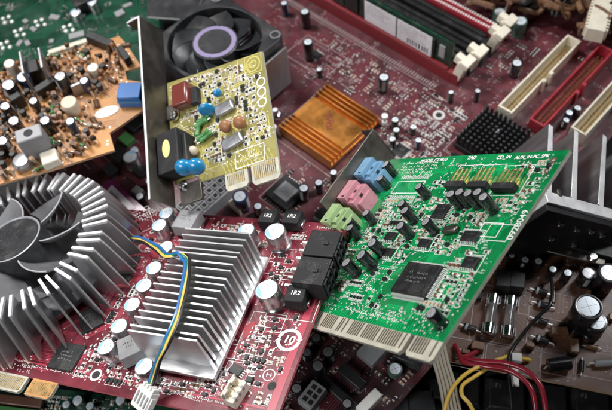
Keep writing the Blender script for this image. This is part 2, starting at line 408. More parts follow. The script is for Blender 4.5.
def smd(b, kind, x, y, ang, silk=None, board=None, pr='silk'):
    me, w, d = smdmesh(kind); b.part(kind, me, (x, y, 0), ang)
    if silk is not None:
        silk.rect(x, y, w + 1.5, d + .9, .18, .1, pr, ang)
def scatter(b, silk, region, n, kinds=None, seed=5, prt=.75, pr='silk', limit=None):
    rnd = random.Random(seed); xs = [p[0] for p in region]; ys = [p[1] for p in region]; cnt = 0; tries = 0
    kinds = kinds or ['small_resistor', 'resistor', 'ceramic_capacitor', 'small_capacitor', 'transistor', 'small_capacitor', 'small_resistor']
    while cnt < n and tries < n * 25:
        tries += 1
        x, y = rnd.uniform(min(xs), max(xs)), rnd.uniform(min(ys), max(ys))
        if not inside(region, x, y) or not b.free(x, y, 1.5): continue
        a = rnd.choice((0, math.pi / 2)); k = rnd.choice(kinds); row = rnd.choice((1, 1, 2, 3, 4))
        for q in range(row):
            dx, dy = (0, q * 2.1) if a == 0 else (q * 2.1, 0)
            if inside(region, x + dx, y + dy) and b.free(x + dx, y + dy, 1.25):
                smd(b, k, x + dx, y + dy, a, silk if rnd.random() < prt else None, pr=pr); cnt += 1
        for q in range(row):
            dx, dy = (0, q * 2.1) if a == 0 else (q * 2.1, 0); b.take(x + dx, y + dy, .95)
        if rnd.random() < .7: micro(silk, x + 1.8, y + (1.3 if a else .2), 2.6, 1, .75, a if rnd.random() < .4 else 0, m=pr, seed=tries)
def vias(b, mb, region, n, seed=3, r=.36, m='pad'):
    rnd = random.Random(seed); xs = [p[0] for p in region]; ys = [p[1] for p in region]
    for i in range(n):
        x, y = rnd.uniform(min(xs), max(xs)), rnd.uniform(min(ys), max(ys))
        if inside(region, x, y) and b.free(x, y, .4): mb.disc(x, y, r * rnd.uniform(.7, 1.2), .13 + i * .0002, m, 8)
def labels(b, mb, region, n, seed=9, pr='silk', size=1.0):
    rnd = random.Random(seed); xs = [p[0] for p in region]; ys = [p[1] for p in region]
    for i in range(n):
        x, y = rnd.uniform(min(xs), max(xs)), rnd.uniform(min(ys), max(ys)); w = rnd.uniform(2, 6)
        if inside(region, x, y) and inside(region, x + w, y) and b.free(x + w / 2, y, w / 2 * .7): micro(mb, x, y, w, rnd.choice((1, 1, 2)), size * rnd.uniform(.7, 1.2), rnd.choice((0, 0, math.pi / 2)), m=pr, seed=i)

def ctm(b, pts):                              # (px, py, h) on board b -> camera-axes point
    out = []
    for px, py, h in pts: x, y = b.P(px, py, h); out.append(b.L(x, y, h))
    return out
def spline(pts, n=8):
    pts = [Vector(p) for p in pts]; q = [pts[0] * 2 - pts[1]] + pts + [pts[-1] * 2 - pts[-2]]; out = []
    for i in range(1, len(q) - 2):
        for k in range(n):
            t = k / n; a, b_, c, d = q[i - 1], q[i], q[i + 1], q[i + 2]
            out.append(.5 * ((2 * b_) + (c - a) * t + (2 * a - 5 * b_ + 4 * c - d) * t * t + (3 * b_ - a - 3 * c + d) * t ** 3))
    return out + [pts[-1]]
def wpts(pts): return [W(p) / S for p in pts]  # camera axes -> world mm

def tagm(o, label, cat, group=None, kind=None):
    if label: o['label'] = label; o['category'] = cat
    if group: o['group'] = group
    if kind: o['kind'] = kind
    return o
# ------------------------------------------------------------------ setting
g = MB(); g.flat([(-2500, -2500), (2500, -2500), (2500, 2500), (-2500, 2500)], -30, 'ground')
tagm(mkobj('ground', g.mesh('ground')), None, None, kind='structure')

UP = UPC
# ================================================================== motherboard
mbd = Board('motherboard', 'large maroon motherboard lying flat at the back under the whole pile', 'motherboard', UP, (.73, -.55, .41), Vector((-13.85, 44.5, -392.7)) * 1.06)
x0, x1, y0, y1 = -105, 150, -84, 225
poly = [(x0, y0), (x1, y0), (x1, y1), (x0, y1)]
pb = MB(); pb.extr(poly, -1.6, 0, 'maroon', 'edge')
traces(pb, [(-80, -80), (148, -80), (148, 170), (-80, 170)], 1500, 'maroon_t', via='silk_d', w=.45, pitch=1.0, seed=4, L=(6, 24))
b = mbd
# footprints that stay free
for (a, c, r) in [(24, 16, 29), (103, 66, 22), (96, 100, 9), (97, 120, 9), (98, 140, 9), (116, 100, 9), (116, 120, 9), (116, 145, 9), (136, 110, 9), (136, 130, 9), (136, 150, 9), (35, -35, 9), (8, -60, 15), (-46, 0, 38)]: b.take(a, c, r)
for xx in range(-80, 60, 8): b.take(xx, 92, 6); b.take(xx, 103, 6); b.take(xx, 113, 6); b.take(xx, 124, 6); b.take(xx, 134, 6)
# pads printed along the first slot
for i in range(70):
    xx = -80 + i * 1.9
    if xx < 54: pb.ln(xx, 79.6, xx + .3, 82.6, .7, .12, 'silk_d')
pb.ln(-80, 78.4, 54, 78.4, .35, .12, 'silk_d')
for i in range(14): micro(pb, -30 + (i % 2) * 14, 62 - i * 1.9, 12, 1, 1.1, m='silk_d', seed=i)
pb.rect(-22, 54, 34, 22, .3, .11, 'silk_d')
for (a, c, w, d) in [(24, 16, 50, 50), (103, 66, 38, 40), (35, -35, 19, 19), (60, 20, 12, 20), (66, 55, 16, 12)]: pb.rect(a, c, w, d, .35, .11, 'silk_d')
# mounting hole
hx, hy = b.P(439, 115); pb.disc(hx, hy, 3.6, .12, 'pad', 24, r2=1.9); pb.disc(hx, hy, 1.9, .10, 'black_m', 20); b.take(hx, hy, 4.5)
CAPS = [(305, 12, 3.1, 13), (308, 42, 3.1, 15), (319, 69, 1.9, 7), (383, 77, 3.4, 12), (395, 119, 2.2, 8), (413, 126, 2.1, 7), (396, 130, 2.1, 7), (393, 139, 2.1, 7), (452, 92, 1.7, 9), (478, 91, 1.7, 9), (517, 63, 3.2, 11), (418, 140, 2, 7), (240, 195, 4.1, 13), (303, 188, 2.8, 11), (319, 183, 2.3, 9), (333, 172, 2.1, 8), (285, 3, 2.4, 10), (569, 112, 2.2, 8), (578, 108, 2.2, 8), (566, 120, 2, 7), (425, 171, 2.4, 8), (257, 206, 2.4, 8), (498, 132, 2, 7)]
for px, py, r, h in CAPS: cap(b, px, py, r, h, 'black' if (px + py) % 3 else 'navy')
cap(b, 500, 12, 4.2, 12, 'green'); cap(b, 521, 20, 4.2, 12, 'green')
silk = MB()
R1 = [(46, -20), (88, -20), (90, 48), (84, 76), (-28, 76), (-10, 45), (48, 45)]
scatter(b, silk, R1, 150, seed=3, prt=.45, pr='silk_d')
scatter(b, silk, [(48, 20), (86, 20), (86, 76), (56, 76)], 95, seed=13, prt=.5, pr='silk')
scatter(b, silk, [(-10, -50), (60, -60), (60, -22), (46, -10), (-8, -10)], 50, seed=6, prt=.35, pr='silk_d')
scatter(b, silk, [(64, 90), (88, 90), (150, 170), (150, 210), (60, 160)], 40, seed=7, prt=.3, pr='silk_d')
vias(b, silk, [(-80, -80), (148, -80), (148, 170), (-80, 170)], 900, 5, .34, 'silk_d')
vias(b, silk, [(-30, 40), (90, 0), (90, 78), (-30, 78)], 200, 15, .38, 'pad')
labels(b, silk, [(-80, -60), (148, -60), (148, 170), (-80, 170)], 420, 8, 'silk_d', 1.3)
labels(b, silk, R1, 160, 28, 'silk', 1.0)
pb.v and b.part('circuit_board', pb)
b.part('printed_marks', silk)
chip(b, 62, -30, 9, 7, 1.6, 0, (7, 0), 2); chip(b, 66, 30, 8, 8, 1.5, 0, (8, 8), 2); chip(b, -22, 55, 6, 5, 1.5, 0, (4, 0), 1); chip(b, 74, 12, 5, 4, 1.4, 0, (4, 0), 1)
# memory slots
def slot(y, mat_, xe, pins=False, k=1.35):
    q = MB(); q.box(-150, xe, y - 3.6, y + 3.6, 0.05, 8, mat_)
    q.box(-150, xe - 3, y - 3.6, y - 1, 8, 9.6, mat_); q.box(-150, xe - 3, y + 1, y + 3.6, 8, 9.6, mat_)
    if pins:
        for i in range(66): q.box(-70 + i * 1.9, -68.9 + i * 1.9, y - 3.1, y - 1.4, 9.6, 10.3, 'silk'); q.box(-70 + i * 1.9, -68.9 + i * 1.9, y + 1.4, y + 3.1, 9.6, 10.3, 'silk')
    o = b.part('memory_slot', q, bevel=.25)
    l = MB()
    l.box(xe, xe + 5.5, y - 3.6, y + 3.6, .05, 9, mat_)
    o2 = b.part('slot_end', l, parent=o, bevel=.3)
    if not k: return
    l = MB(); T = Matrix.Translation((xe + 3, y, 5)) @ Matrix.Rotation(.25, 4, 'Y') @ Matrix.Scale(k, 4)
    l.box(-2, 2.2, -2.6, 2.6, 0, 11, 'cream', T); l.box(-4.6, 1.2, -1.6, 1.6, 8, 12.4, 'cream', T); l.box(-1, 3.2, -3.4, 3.4, 10, 13, 'cream', T)
    b.part('latch', l, parent=o, bevel=.5)
slot(92.5, 'redp_d', 56); slot(103.5, 'black', 57); slot(113.5, 'black', 58, k=0); slot(124, 'black', 58); slot(135, 'redp', 56, True)
# ribbon-cable sockets
def ide(xa, xb, ya, yb, m, md, nm, gapside=1, h=9.5):
    q = MB(); w = 1.2
    q.box(xa, xb, ya, yb, .05, 2.2, md)
    q.box(xa, xa + w, ya, yb, 2.2, h, m)
    c = (ya + yb) / 2
    q.box(xb - w, xb, ya, c - 2.5, 2.2, h, m); q.box(xb - w, xb, c + 2.5, yb, 2.2, h, m)
    q.box(xa + w, xb - w, ya, ya + w, 2.2, h, m); q.box(xa + w, xb - w, yb - w, yb, 2.2, h, m)
    q.box(xb, xb + 1.3, c - 5, c - 2.5, .05, h, m); q.box(xb, xb + 1.3, c + 2.5, c + 5, .05, h, m)
    o = b.part(nm, q, bevel=.2)
    p = MB(); n = int((yb - ya - 6) / 2.54)
    for i in range(n):
        for xx in (-1.27, 1.27):
            yy = ya + 4 + i * 2.54; xm = (xa + xb) / 2 + xx; p.box(xm - .28, xm + .28, yy - .28, yy + .28, 2.2, 6.2, 'gold')
    b.part('pins', p, parent=o)
ide(92.2, 101.5, 85, 157, 'cream', 'cream_d', 'drive_socket')
ide(111, 120.6, 88, 162, 'redp', 'redp_d', 'drive_socket')
ide(131.5, 141, 97, 172, 'cream', 'cream_d', 'drive_socket')
# orange chipset heatsink: fins along x, raised flat panel in the middle
q = MB(); q.box(4, 44.5, -5.5, 37.5, 1.5, 3.6, 'copper_hs')
for yy in [-5.5, -2.6, .3, 3.2, 26.4, 29.3, 32.2, 35.1]: q.box(4, 44.5, yy, yy + .95, 3.2, 9.2, 'copper_hs')
q.box(4.6, 44, 6.2, 24.2, 3.6, 8.2, 'copper_hs')
o = b.part('chipset_heatsink', q, bevel=.2)
q = MB()
sc = [(20, 19), (23, 18.4), (22, 16), (25, 17), (24.5, 14), (27, 15.5), (27.6, 13), (25, 12.4), (28.6, 11.4), (30, 13)]
for i in range(len(sc) - 1): q.ln(*sc[i], *sc[i + 1], .55, 8.3 + i * .01, 'maroonp')
for i in range(6): q.ln(19.5 + i * 1.4, 21 - i * .9, 20.6 + i * 1.4, 21.9 - i * .9, .45, 8.28 + i * .01, 'maroonp')
b.part('engraved_mark', q, parent=o)
for (a, c) in [(2, -7.5), (46.5, 39.5)]: q = MB(); q.lathe([(1.6, .1), (1.6, 3), (1, 3.4), (1, 7), (1.9, 7.2), (1.9, 8)], 'white', 14, c=(a, c)); b.part('push_pin', q)
# black pin-fin heatsink
q = MB(); q.box(87, 118, 51, 82, 1.5, 4, 'black_m')
for i in range(10):
    for j in range(10):
        xx, yy = 88.6 + i * 3.05, 52.6 + j * 3.05; q.ob(xx, yy, 1.75, 1.75, 4, 11, 0, 'black_m', .8, .8)
b.part('pin_heatsink', q, bevel=.1)
# square chip near the middle with printed grey top
q = MB(); q.box(28, 45, -42, -25, .05, 3.4, 'black'); o = b.part('socket_chip', q, bevel=.4)
q = MB(); q.box(31.5, 41.5, -38.5, -28.5, 3.4, 3.9, 'alu_d'); micro(q, 33, -30, 7, 5, .9, z=3.96, m='ink')
b.part('chip_cover', q, parent=o)
q = MB()
for i in range(9):
    for (xa, ya) in ((29.5 + i * 1.8, -43), (29.5 + i * 1.8, -24)): q.box(xa - .3, xa + .3, ya - .8, ya + .8, .1, .5, 'pad')
b.part('pins', q, parent=o)
# white power socket: two rows of square holes
q = MB(); q.box(0, 15.5, -82, -40, .05, 9.5, 'pgrey')
for i in range(10):
    for j in range(3):
        xx, yy = 2.8 + j * 4.9, -79.5 + i * 4.1
        q.box(xx - 1.9, xx + 1.9, yy - 1.7, yy + 1.7, 9.5, 11, 'pgrey'); q.flat([(xx - 1.2, yy - 1.1), (xx + 1.2, yy - 1.1), (xx + 1.2, yy + 1.1), (xx - 1.2, yy + 1.1)], 11.05, 'black_m')
b.part('power_socket', q, bevel=.2)
q = MB(); q.box(18, 27, -60, -56, .05, 6, 'cream'); b.part('jumper_block', q, bevel=.3)
# quartz-crystal can in front of the pin heatsink
q = MB(); T = Matrix.Translation((96, 42, .1)); q.lathe([(4.4, 0), (4.4, .5), (3.9, .6), (3.9, 7.2), (3.5, 7.8)], 'chrome', 24, T @ Matrix.Diagonal((1.25, .62, 1, 1)))
b.part('crystal', q)
mother = b
# memory module standing in the first slot
mm = sibling('memory_module', 'dark green memory module with white paper labels standing in the nearest red slot', 'memory module', mbd, -150, 92.5, 9, 0)
q = MB(); T = Matrix.Rotation(math.pi / 2, 4, 'X')          # local x along slot, z up
q.box(0, 204, -.6, .6, 0, 19, 'dgreen'); o = mm.part('module_board', q)
for i, (a, w) in enumerate([(110, 9), (122, 9), (134, 9), (146, 9), (158, 9), (170, 9), (182, 9)]):
    q = MB(); q.box(a, a + w + 1, -2, -.62, 2, 16, 'black'); mm.part('memory_chip', q, bevel=.1)
def sticker(xa, xb, seed):
    q = MB(); q.box(xa, xb, -2.25, -2.1, 1.2, 17, 'paper'); R = Matrix.Translation((xa, -2.3, 0)) @ Matrix.Rotation(math.pi / 2, 4, 'X')
    t = MB(); rnd = random.Random(seed)
    for r_ in range(5): micro(t, 1.5, 14.5 - r_ * 1.7, (xb - xa) * rnd.uniform(.5, .8), 1, 1.1, z=0, m='greyink', seed=r_ + seed)
    x = 8
    if seed == 2:
        while x < xb - xa - 2: w = rnd.uniform(.4, 1.2); t.flat([(x, 2.5), (x + w, 2.5), (x + w, 6.5), (x, 6.5)], .0, 'ink'); x += w + rnd.uniform(.4, 1.3)
    q.add([R @ Vector(v) for v in t.v], t.f, t.m); mm.part('paper_label', q)
sticker(138, 163, 1); sticker(164, 190, 2)
q = MB(); q.box(195, 199, -1.6, -.62, 5, 14, 'pgrey'); mm.part('small_component', q)

# ================================================================== processor cooler with fan (top left)
cf = sibling('processor_cooler', 'square dark fan with purple ringed hub on a grey finned heatsink', 'cooling fan', mbd, -46, -1, 0)
q = MB(); hw = 29
q.box(-hw + 2, hw - 2, -hw + 2, hw - 2, 4, 9, 'alu_d')
q.box(hw - 3, hw - 1.6, -hw + 2, hw - 2, 9, 30, 'alu_d'); q.box(-hw + 1.6, -hw + 3, -hw + 2, hw - 2, 9, 30, 'alu_d')
for i in range(22): xx = -hw + 4.5 + i * 2.35; q.box(xx, xx + .7, -hw + 2, hw - 2, 9, 30, 'alu_d')
cf.part('heatsink', q, bevel=.2)
q = MB(); N = 64; ro, zb, zt = 27.2, 31, 42
out = []; 
for i in range(N):
    a = 2 * math.pi * i / N; c, s_ = math.cos(a), math.sin(a); k = min(hw / max(abs(c), 1e-6), hw / max(abs(s_), 1e-6)); k = min(k, hw * 1.33); out.append((c * k, s_ * k))
inn = [(ro * math.cos(2 * math.pi * i / N), ro * math.sin(2 * math.pi * i / N)) for i in range(N)]
vs_ = [(x, y, z) for z in (zb, zt) for (x, y) in out] + [(x, y, z) for z in (zb, zt) for (x, y) in inn]
fs = []
for i in range(N):
    j = (i + 1) % N
    fs += [(i, j, N + j, N + i), (2 * N + j, 2 * N + i, 3 * N + i, 3 * N + j), (N + i, N + j, 3 * N + j, 3 * N + i), (j, i, 2 * N + i, 2 * N + j)]
q.add(vs_, fs, 'fan')
for sx in (-1, 1):
    for sy in (-1, 1): q.lathe([(3.4, zt), (3.4, zt + .6), (2.1, zt + .7), (2.1, zt + .2)], ['fan', 'fan_g', 'black_m'], 18, c=(sx * 24.6, sy * 24.6))
for a in (math.radians(x) for x in (35, 155, 275)):
    q.ob(20 * math.cos(a), 20 * math.sin(a), 16, 2.4, 31.5, 33, a, 'fan')
fr = cf.part('fan_frame', q, bevel=.3)
q = MB(); q.lathe([(13.6, 33), (13.6, 40.5), (13, 41)], 'fan', 36)
hub = cf.part('fan_hub', q)
q = MB(); q.disc(0, 0, 12.5, 41.15, 'purple', 40, r2=9.8); q.disc(0, 0, 9.3, 41.12, 'fan', 36)
for i in range(4): a = i * 1.57 + .6; q.ln(11.8 * math.cos(a), 11.8 * math.sin(a), 12.7 * math.cos(a), 12.7 * math.sin(a), .6, 41.25, 'fan')
cf.part('hub_label', q, parent=hub)
def blade(r0, r1, z0, z1, sweep, chord, twist, n=8, th=.5, m='fan'):
    q = MB(); vs_ = []; 
    for i in range(n + 1):
        t = i / n; r = r0 + (r1 - r0) * t; a0 = sweep * t ** 1.3
        c0 = chord * (1 + .25 * t)
        for k in range(5):
            u = k / 4; a = a0 + c0 * u; z = z1 - (z1 - z0) * (u ** .8) * (.85 + .15 * t)
            for e in (0, -th): vs_.append((r * math.cos(a), r * math.sin(a), z + e))
    fs = []
    def ix(i, k, e): return (i * 5 + k) * 2 + e
    for i in range(n):
        for k in range(4):
            fs.append((ix(i, k, 0), ix(i + 1, k, 0), ix(i + 1, k + 1, 0), ix(i, k + 1, 0))); fs.append((ix(i, k + 1, 1), ix(i + 1, k + 1, 1), ix(i + 1, k, 1), ix(i, k, 1)))
        fs.append((ix(i, 0, 1), ix(i + 1, 0, 1), ix(i + 1, 0, 0), ix(i, 0, 0))); fs.append((ix(i, 4, 0), ix(i + 1, 4, 0), ix(i + 1, 4, 1), ix(i, 4, 1)))
    for k in range(4):
        fs.append((ix(n, k, 0), ix(n, k, 1), ix(n, k + 1, 1), ix(n, k + 1, 0)))
    q.add(vs_, fs, m)
    q.tube([Vector(vs_[ix(i, 0, 0)]) for i in range(n + 1)], th * .5, 'rim_d' if m == 'fan_g' else m, 8); return q
bm_ = blade(13.2, 25.8, 33.5, 40.5, .55, .62, 0).mesh('blade')
for i in range(9): mkobj('blade', bm_, hub, (0, 0, 0), i * 2 * math.pi / 9 + .2)
q = MB(); q.box(30.3, 31.5, -26, 26, 6, 36, 'alu_d'); q.box(29.4, 30.3, -20, 20, 28, 30, 'steel')
cf.part('side_plate', q, bevel=.2)

# ================================================================== graphics card (front left)
gp = Board('graphics_card', 'bright red graphics card with a round fan cooler and a square finned heatsink, front left', 'graphics card', (-.261, .683, .683), (.912, -.057, .405), (-136.9, -74.4, -318.5))
b = gp
pcbp = [(-62, -1.5), (137.2, -1.5), (137.2, 100.2), (-62, 99.4)]
inp = [(-60, 2), (133, 2), (133, 98), (-60, 98)]
pb = MB(); pb.extr(pcbp, -1.6, 0, 'red', 'red_edge')
b.take(-13, 51, 50); b.take(87, 32, 22); b.take(87, 58, 22); b.take(78, 45, 20); b.take(96, 45, 16)
for (px, py, r, h) in []: pass
traces(pb, inp, 2600, 'red_t', via='pad', w=.32, pitch=.7, seed=21, L=(4, 18), kmax=7)
# cleared margin line, component outlines
silk = MB()
pb.ln(-60, 5.2, 131, 5.2, .8, .1, 'red_t'); pb.ln(133.6, 3, 133.6, 97, 3.4, .11, 'red_t')
# the round mark with 10
cx_, cy_ = b.P(289, 340)
def arc(mb, cx, cy, r0, r1, a0, a1, z, m, n=20):
    vs_ = []
    for i in range(n + 1):
        a = a0 + (a1 - a0) * i / n; vs_ += [(cx + r0 * math.cos(a), cy + r0 * math.sin(a), z), (cx + r1 * math.cos(a), cy + r1 * math.sin(a), z)]
    mb.add(vs_, [(2 * i, 2 * i + 1, 2 * i + 3, 2 * i + 2) for i in range(n)], m)
for k in (0, math.pi):
    arc(silk, cx_, cy_, 3.9, 5.4, k + .22, k + math.pi - .12, .12, 'silk')
    a = k + .2; c, s_ = math.cos(a), math.sin(a)
    silk.add([(cx_ + 3.2 * c, cy_ + 3.2 * s_, .125), (cx_ + 6.1 * c, cy_ + 6.1 * s_, .125), (cx_ + 4.7 * math.cos(a - .33), cy_ + 4.7 * math.sin(a - .33), .125)], [(0, 1, 2)], 'silk')
silk.text('10', cx_, cy_, 5.0, .14, 'silk', ang=.0, bold=.13, shear=.12)
b.take(cx_, cy_, 7)
# --- capacitors: (px, py of the top centre, radius)
for px, py, r in [(166, 213, 4.0), (158, 225, 4.0), (153, 268, 4.1), (143, 285, 4.1), (131, 305, 4.1), (118, 326, 4.1), (106, 347, 4.1), (144, 366, 4.1), (246, 230, 4.3), (274.5, 231, 5.1), (267.5, 289, 5.3), (166, 246, 3.6)]:
    cap(b, px, py, r, 8.5 if px < 200 else 10.5, 'can', ang=random.uniform(-.55, .55) + .4)
# --- chokes
def choke(px, py, w, h, ang, txt=None, top='black', grey=False, hpx=None):
    x, y = b.P(px, py, h); q = MB(); q.ob(0, 0, w * .92, w * .92, .05, 1.2, 0, 'black'); q.ob(0, 0, w, w, 1.2, h, 0, 'pgrey' if grey else 'black_m', .96, .96)
    q.box(-w / 2 - .5, -w / 2 + .4, -w * .25, w * .25, .05, 2.5, 'chrome'); q.box(w / 2 - .4, w / 2 + .5, -w * .25, w * .25, .05, 2.5, 'chrome')
    o = b.part('choke', q, (x, y, 0), ang, .35); b.take(x, y, w * .66)
    if txt:
        t = MB(); t.text(txt, 0, 0, w * .33, h + .08, 'silk', ang=0, bold=.03); b.part('marking', t, parent=o)
    elif grey:
        t = MB(); micro(t, -w * .25, 1, w * .5, 2, 1.3, z=h + .06, m='ink', seed=3); b.part('marking', t, parent=o)
choke(267.5, 215.5, 8.6, 6.5, 0, '1R2'); choke(291.5, 216, 8.6, 6.5, 0, '1R2'); choke(295.5, 293, 8.8, 7.5, .04, '1R2')
choke(185.5, 218.5, 12, 8, -.02, None, grey=True); choke(129.5, 345, 11.5, 8, .66, None, grey=True)  # grey body colour stands for the sheen on these two tops
# --- six-pin power sockets
for (pts, nm) in (([(309, 225), (338.6, 230), (328, 250.5), (303.5, 248)], 0), ([(301, 251), (325, 254.7), (316.6, 282.5), (289, 278)], 1)):
    h = 11; L = b.PP(pts, h); q = MB(); x0, x1 = 126.3, 140.5; ya, yb = (72.4, 86.6) if nm == 0 else (57.2, 71.4)
    q.box(x0, x1, ya, yb, .1, h, 'black_m')
    q.box(x0 + 8.2, x0 + 10.2, ya + 6, ya + 8, h, h + .7, 'black_m'); q.box(x0 + 10.2, x0 + 11.8, ya + 6.6, ya + 7.4, h, h + .4, 'black_m')
    for i in range(3):
        y = ya + 1 + i * 4.4
        for z in (1.6, 6.3):
            q.box(x1, x1 + .9, y, y + .5, z, z + 3.6, 'black_m'); q.box(x1, x1 + .9, y + 3.2, y + 3.7, z, z + 3.6, 'black_m')
            q.box(x1, x1 + .9, y, y + 3.7, z - .4, z + .1, 'black_m'); q.box(x1, x1 + .9, y, y + 3.7, z + 3.4, z + 3.9, 'black_m')
    o = b.part('power_socket', q, bevel=.25); p = MB()
    for i in range(3):
        y = ya + 2.4 + i * 4.5; p.box(x0 - 5.6, x0, y, y + 1.3, 3.2, 4.2, 'pad'); p.box(x0 - 6.0, x0 - 5, y, y + 1.3, .1, 4.2, 'pad')
    b.part('pins', p, parent=o); b.take(132, (ya + yb) / 2, 10); b.take(122, (ya + yb) / 2, 6.5)
# --- memory chips and small chips
for px, py, w, d, a, pn in [(66, 356, 14.2, 13.5, 0, (0, 0)), (90, 318, 11, 14, .75, (0, 0)), (124, 268, 12, 15, .1, (0, 0)), (129, 233, 12, 12, .7, (0, 0)), (30, 345, 10, 8, 0, (0, 0))]:
    x, y = b.P(px, py, 1.2); o = chip(b, x, y, w, d, 1.3, a, pn, 3)
for px, py, w, d, a, pn in [(236, 369.5, 6, 4.2, -.3, (0, 4)), (249, 379, 3, 2.6, 0, (3, 0)), (285, 308, 0, 0, 0, 0)]:
    if w: x, y = b.P(px, py, 1.2); chip(b, x, y, w, d, 1.4, a, pn, 1, lead=1.0)
for px, py in [(275, 320), (205, 395), (233, 395), (247, 346), (241, 352), (262, 352), (214, 391), (262, 330), (289, 262), (281, 268), (283, 256), (296, 318)]:
    x, y = b.P(px, py); smd(b, 'transistor', x, y, 0 if px % 2 else 1.57, silk); b.take(x, y, 2)
# --- white three-pin header near the front edge
x, y = b.P(236, 393, 3); q = MB(); q.box(-2.6, 2.6, -5, 5, .1, 5, 'cream'); q.box(-2.6, -1.7, -5, 5, 5, 8, 'cream'); q.box(-1.7, -.8, 1.5, 4.2, 5, 8, 'cream'); q.box(-1.7, -.8, -4.2, -1.5, 5, 8, 'cream')
for i in range(3): q.box(-.2, .3, -2.8 + i * 2.5, -2.3 + i * 2.5, 5, 8.4, 'gold'); q.box(1.4, 2.7, -3.4 + i * 2.6, -2.2 + i * 2.6, 3, 5.1, 'pgrey')
b.part('fan_header', q, (x, y, 0), -.18, .2); b.take(x, y, 7)
# --- holes
for px, py, r0, r1 in [(96, 375, 2.9, 1.9), (152, 232, 1.2, .8)]:
    x, y = b.P(px, py); pb.disc(x, y, r0, .13, 'pad' if r0 > 2 else 'silk', 28, r2=r1); pb.disc(x, y, r1, .11, 'black_m', 20); b.take(x, y, 4)
x, y = b.P(272, 386); pb.disc(x, y, 1.9, .12, 'black_m', 24); b.take(x, y, 3)
# circled mark beside it
x, y = b.P(269, 375); silk.disc(x, y, 2.7, .11, 'silk', 28, r2=2.3); silk.ln(x - 1.2, y, x + 1.2, y, .3, .12, 'silk'); silk.ln(x - .8, y - .9, x - .8, y + .9, .3, .125, 'silk'); silk.ln(x + .8, y - .9, x + .8, y + .9, .3, .125, 'silk'); b.take(x, y, 3.5)
for (px, py, w, d, a) in [(267, 322, 16, 9, 0), (254, 340, 13, 14, 0), (236, 352, 12, 7, 0), (236, 372, 11, 9, 0), (296, 300, 22, 20, 0), (285, 262, 17, 15, 0), (132, 225, 22, 18, .7)]:
    x, y = b.P(px, py); silk.rect(x, y, w, d, .25, .12, 'silk', a)
# bright plane of bare copper pour near the middle right
for pts in ([(244, 326), (256, 321), (254, 333), (243, 340)], [(238, 345), (247, 343), (244, 353), (236, 354)]): pb.flat(b.PP(pts), .15, 'redp')
# labels at the right and bottom margins
micro(silk, 121, 96.5, 14, 1, 1.5, m='silk'); micro(silk, 131, 40, 6, 1, 1.6, ang=1.57); micro(silk, 8, 3.2, 40, 1, 1.2); micro(silk, 62, 3.6, 60, 1, 1.2); micro(silk, -8, 4.5, 22, 3, 1.5)
x, y = b.P(140, 214); 
for i in range(3): micro(silk, x - 2 + i * 2.4, y - 2 - i * .5, 9, 2, 1.6, ang=.75, seed=i)
x, y = b.P(118, 240); micro(silk, x, y, 10, 2, 1.8, ang=.75)
# scattered small parts, dense as in the photo
scatter(b, silk, [(104, 6), (132, 6), (132, 30), (122, 44), (108, 46), (106, 20)], 95, seed=2)
scatter(b, silk, [(56, 4), (106, 4), (104, 13), (56, 13)], 75, seed=4)
scatter(b, silk, [(108, 46), (120, 46), (124, 86), (110, 78)], 36, seed=5)
scatter(b, silk, [(28, 4), (66, 4), (60, 26), (44, 26)], 42, seed=6)
scatter(b, silk, [(38, 30), (50, 30), (50, 95), (34, 95)], 30, seed=7)
scatter(b, silk, [(60, 78), (100, 78), (122, 92), (60, 96)], 34, seed=8)
vias(b, silk, inp, 700, 4, .34); vias(b, silk, [(20, 5), (66, 5), (66, 30), (30, 30)], 160, 14, .4); labels(b, silk, inp, 230, 3, 'silk', 1.0)
labels(b, silk, [(104, 4), (132, 4), (132, 50), (104, 50)], 90, 31, 'silk', .9)
b.part('circuit_board', pb); b.part('printed_marks', silk)
# --- edge fingers below the front edge
for k, (xa, xb, fc) in enumerate(((-30, 15.5, 'cream_board'), (18.5, 32.5, 'gold'))):
    q = MB(); q.extr([(xa, -1.6), (xb, -1.6), (xb, -8), (xb - 1.2, -9.6), (xa, -9.6)], -1.6, 0, 'cream_board' if k == 0 else 'tan', 'edge')
    n = int((xb - xa) / 1.0)
    for i in range(1, n): q.ln(xa + i, -2.6, xa + i, -8.6, .62, .05, 'gold')
    b.part('edge_connector', q)
# --- square finned heatsink
q = MB(); q.box(69.5, 106.8, 11.5, 74.5, 1.8, 3.8, 'alu'); q.box(84, 94, 30, 50, .1, 1.8, 'black')
o = b.part('square_heatsink', q, bevel=.3)
n = 17
for i in range(n):
    yy = 17 + i * (55.8 / (n - 1)); q = MB()
    vs_ = []
    for s_ in (-1, 1): vs_ += [(69.6, yy + s_ * .85, 3.8), (103.9, yy + s_ * .85, 3.8), (103.4, yy + s_ * .42, 21.6), (70.3, yy + s_ * .42, 21.6)]
    q.add(vs_, [(0, 1, 2, 3), (7, 6, 5, 4), (1, 0, 4, 5), (2, 1, 5, 6), (3, 2, 6, 7), (0, 3, 7, 4)], 'alu')
    if i == 0: fin0 = q.mesh('fin')
    f = mkobj('fin', fin0, o, (0, yy - 17, 0))
    f.rotation_euler = (random.uniform(-.022, .022), 0, random.uniform(-.006, .006))
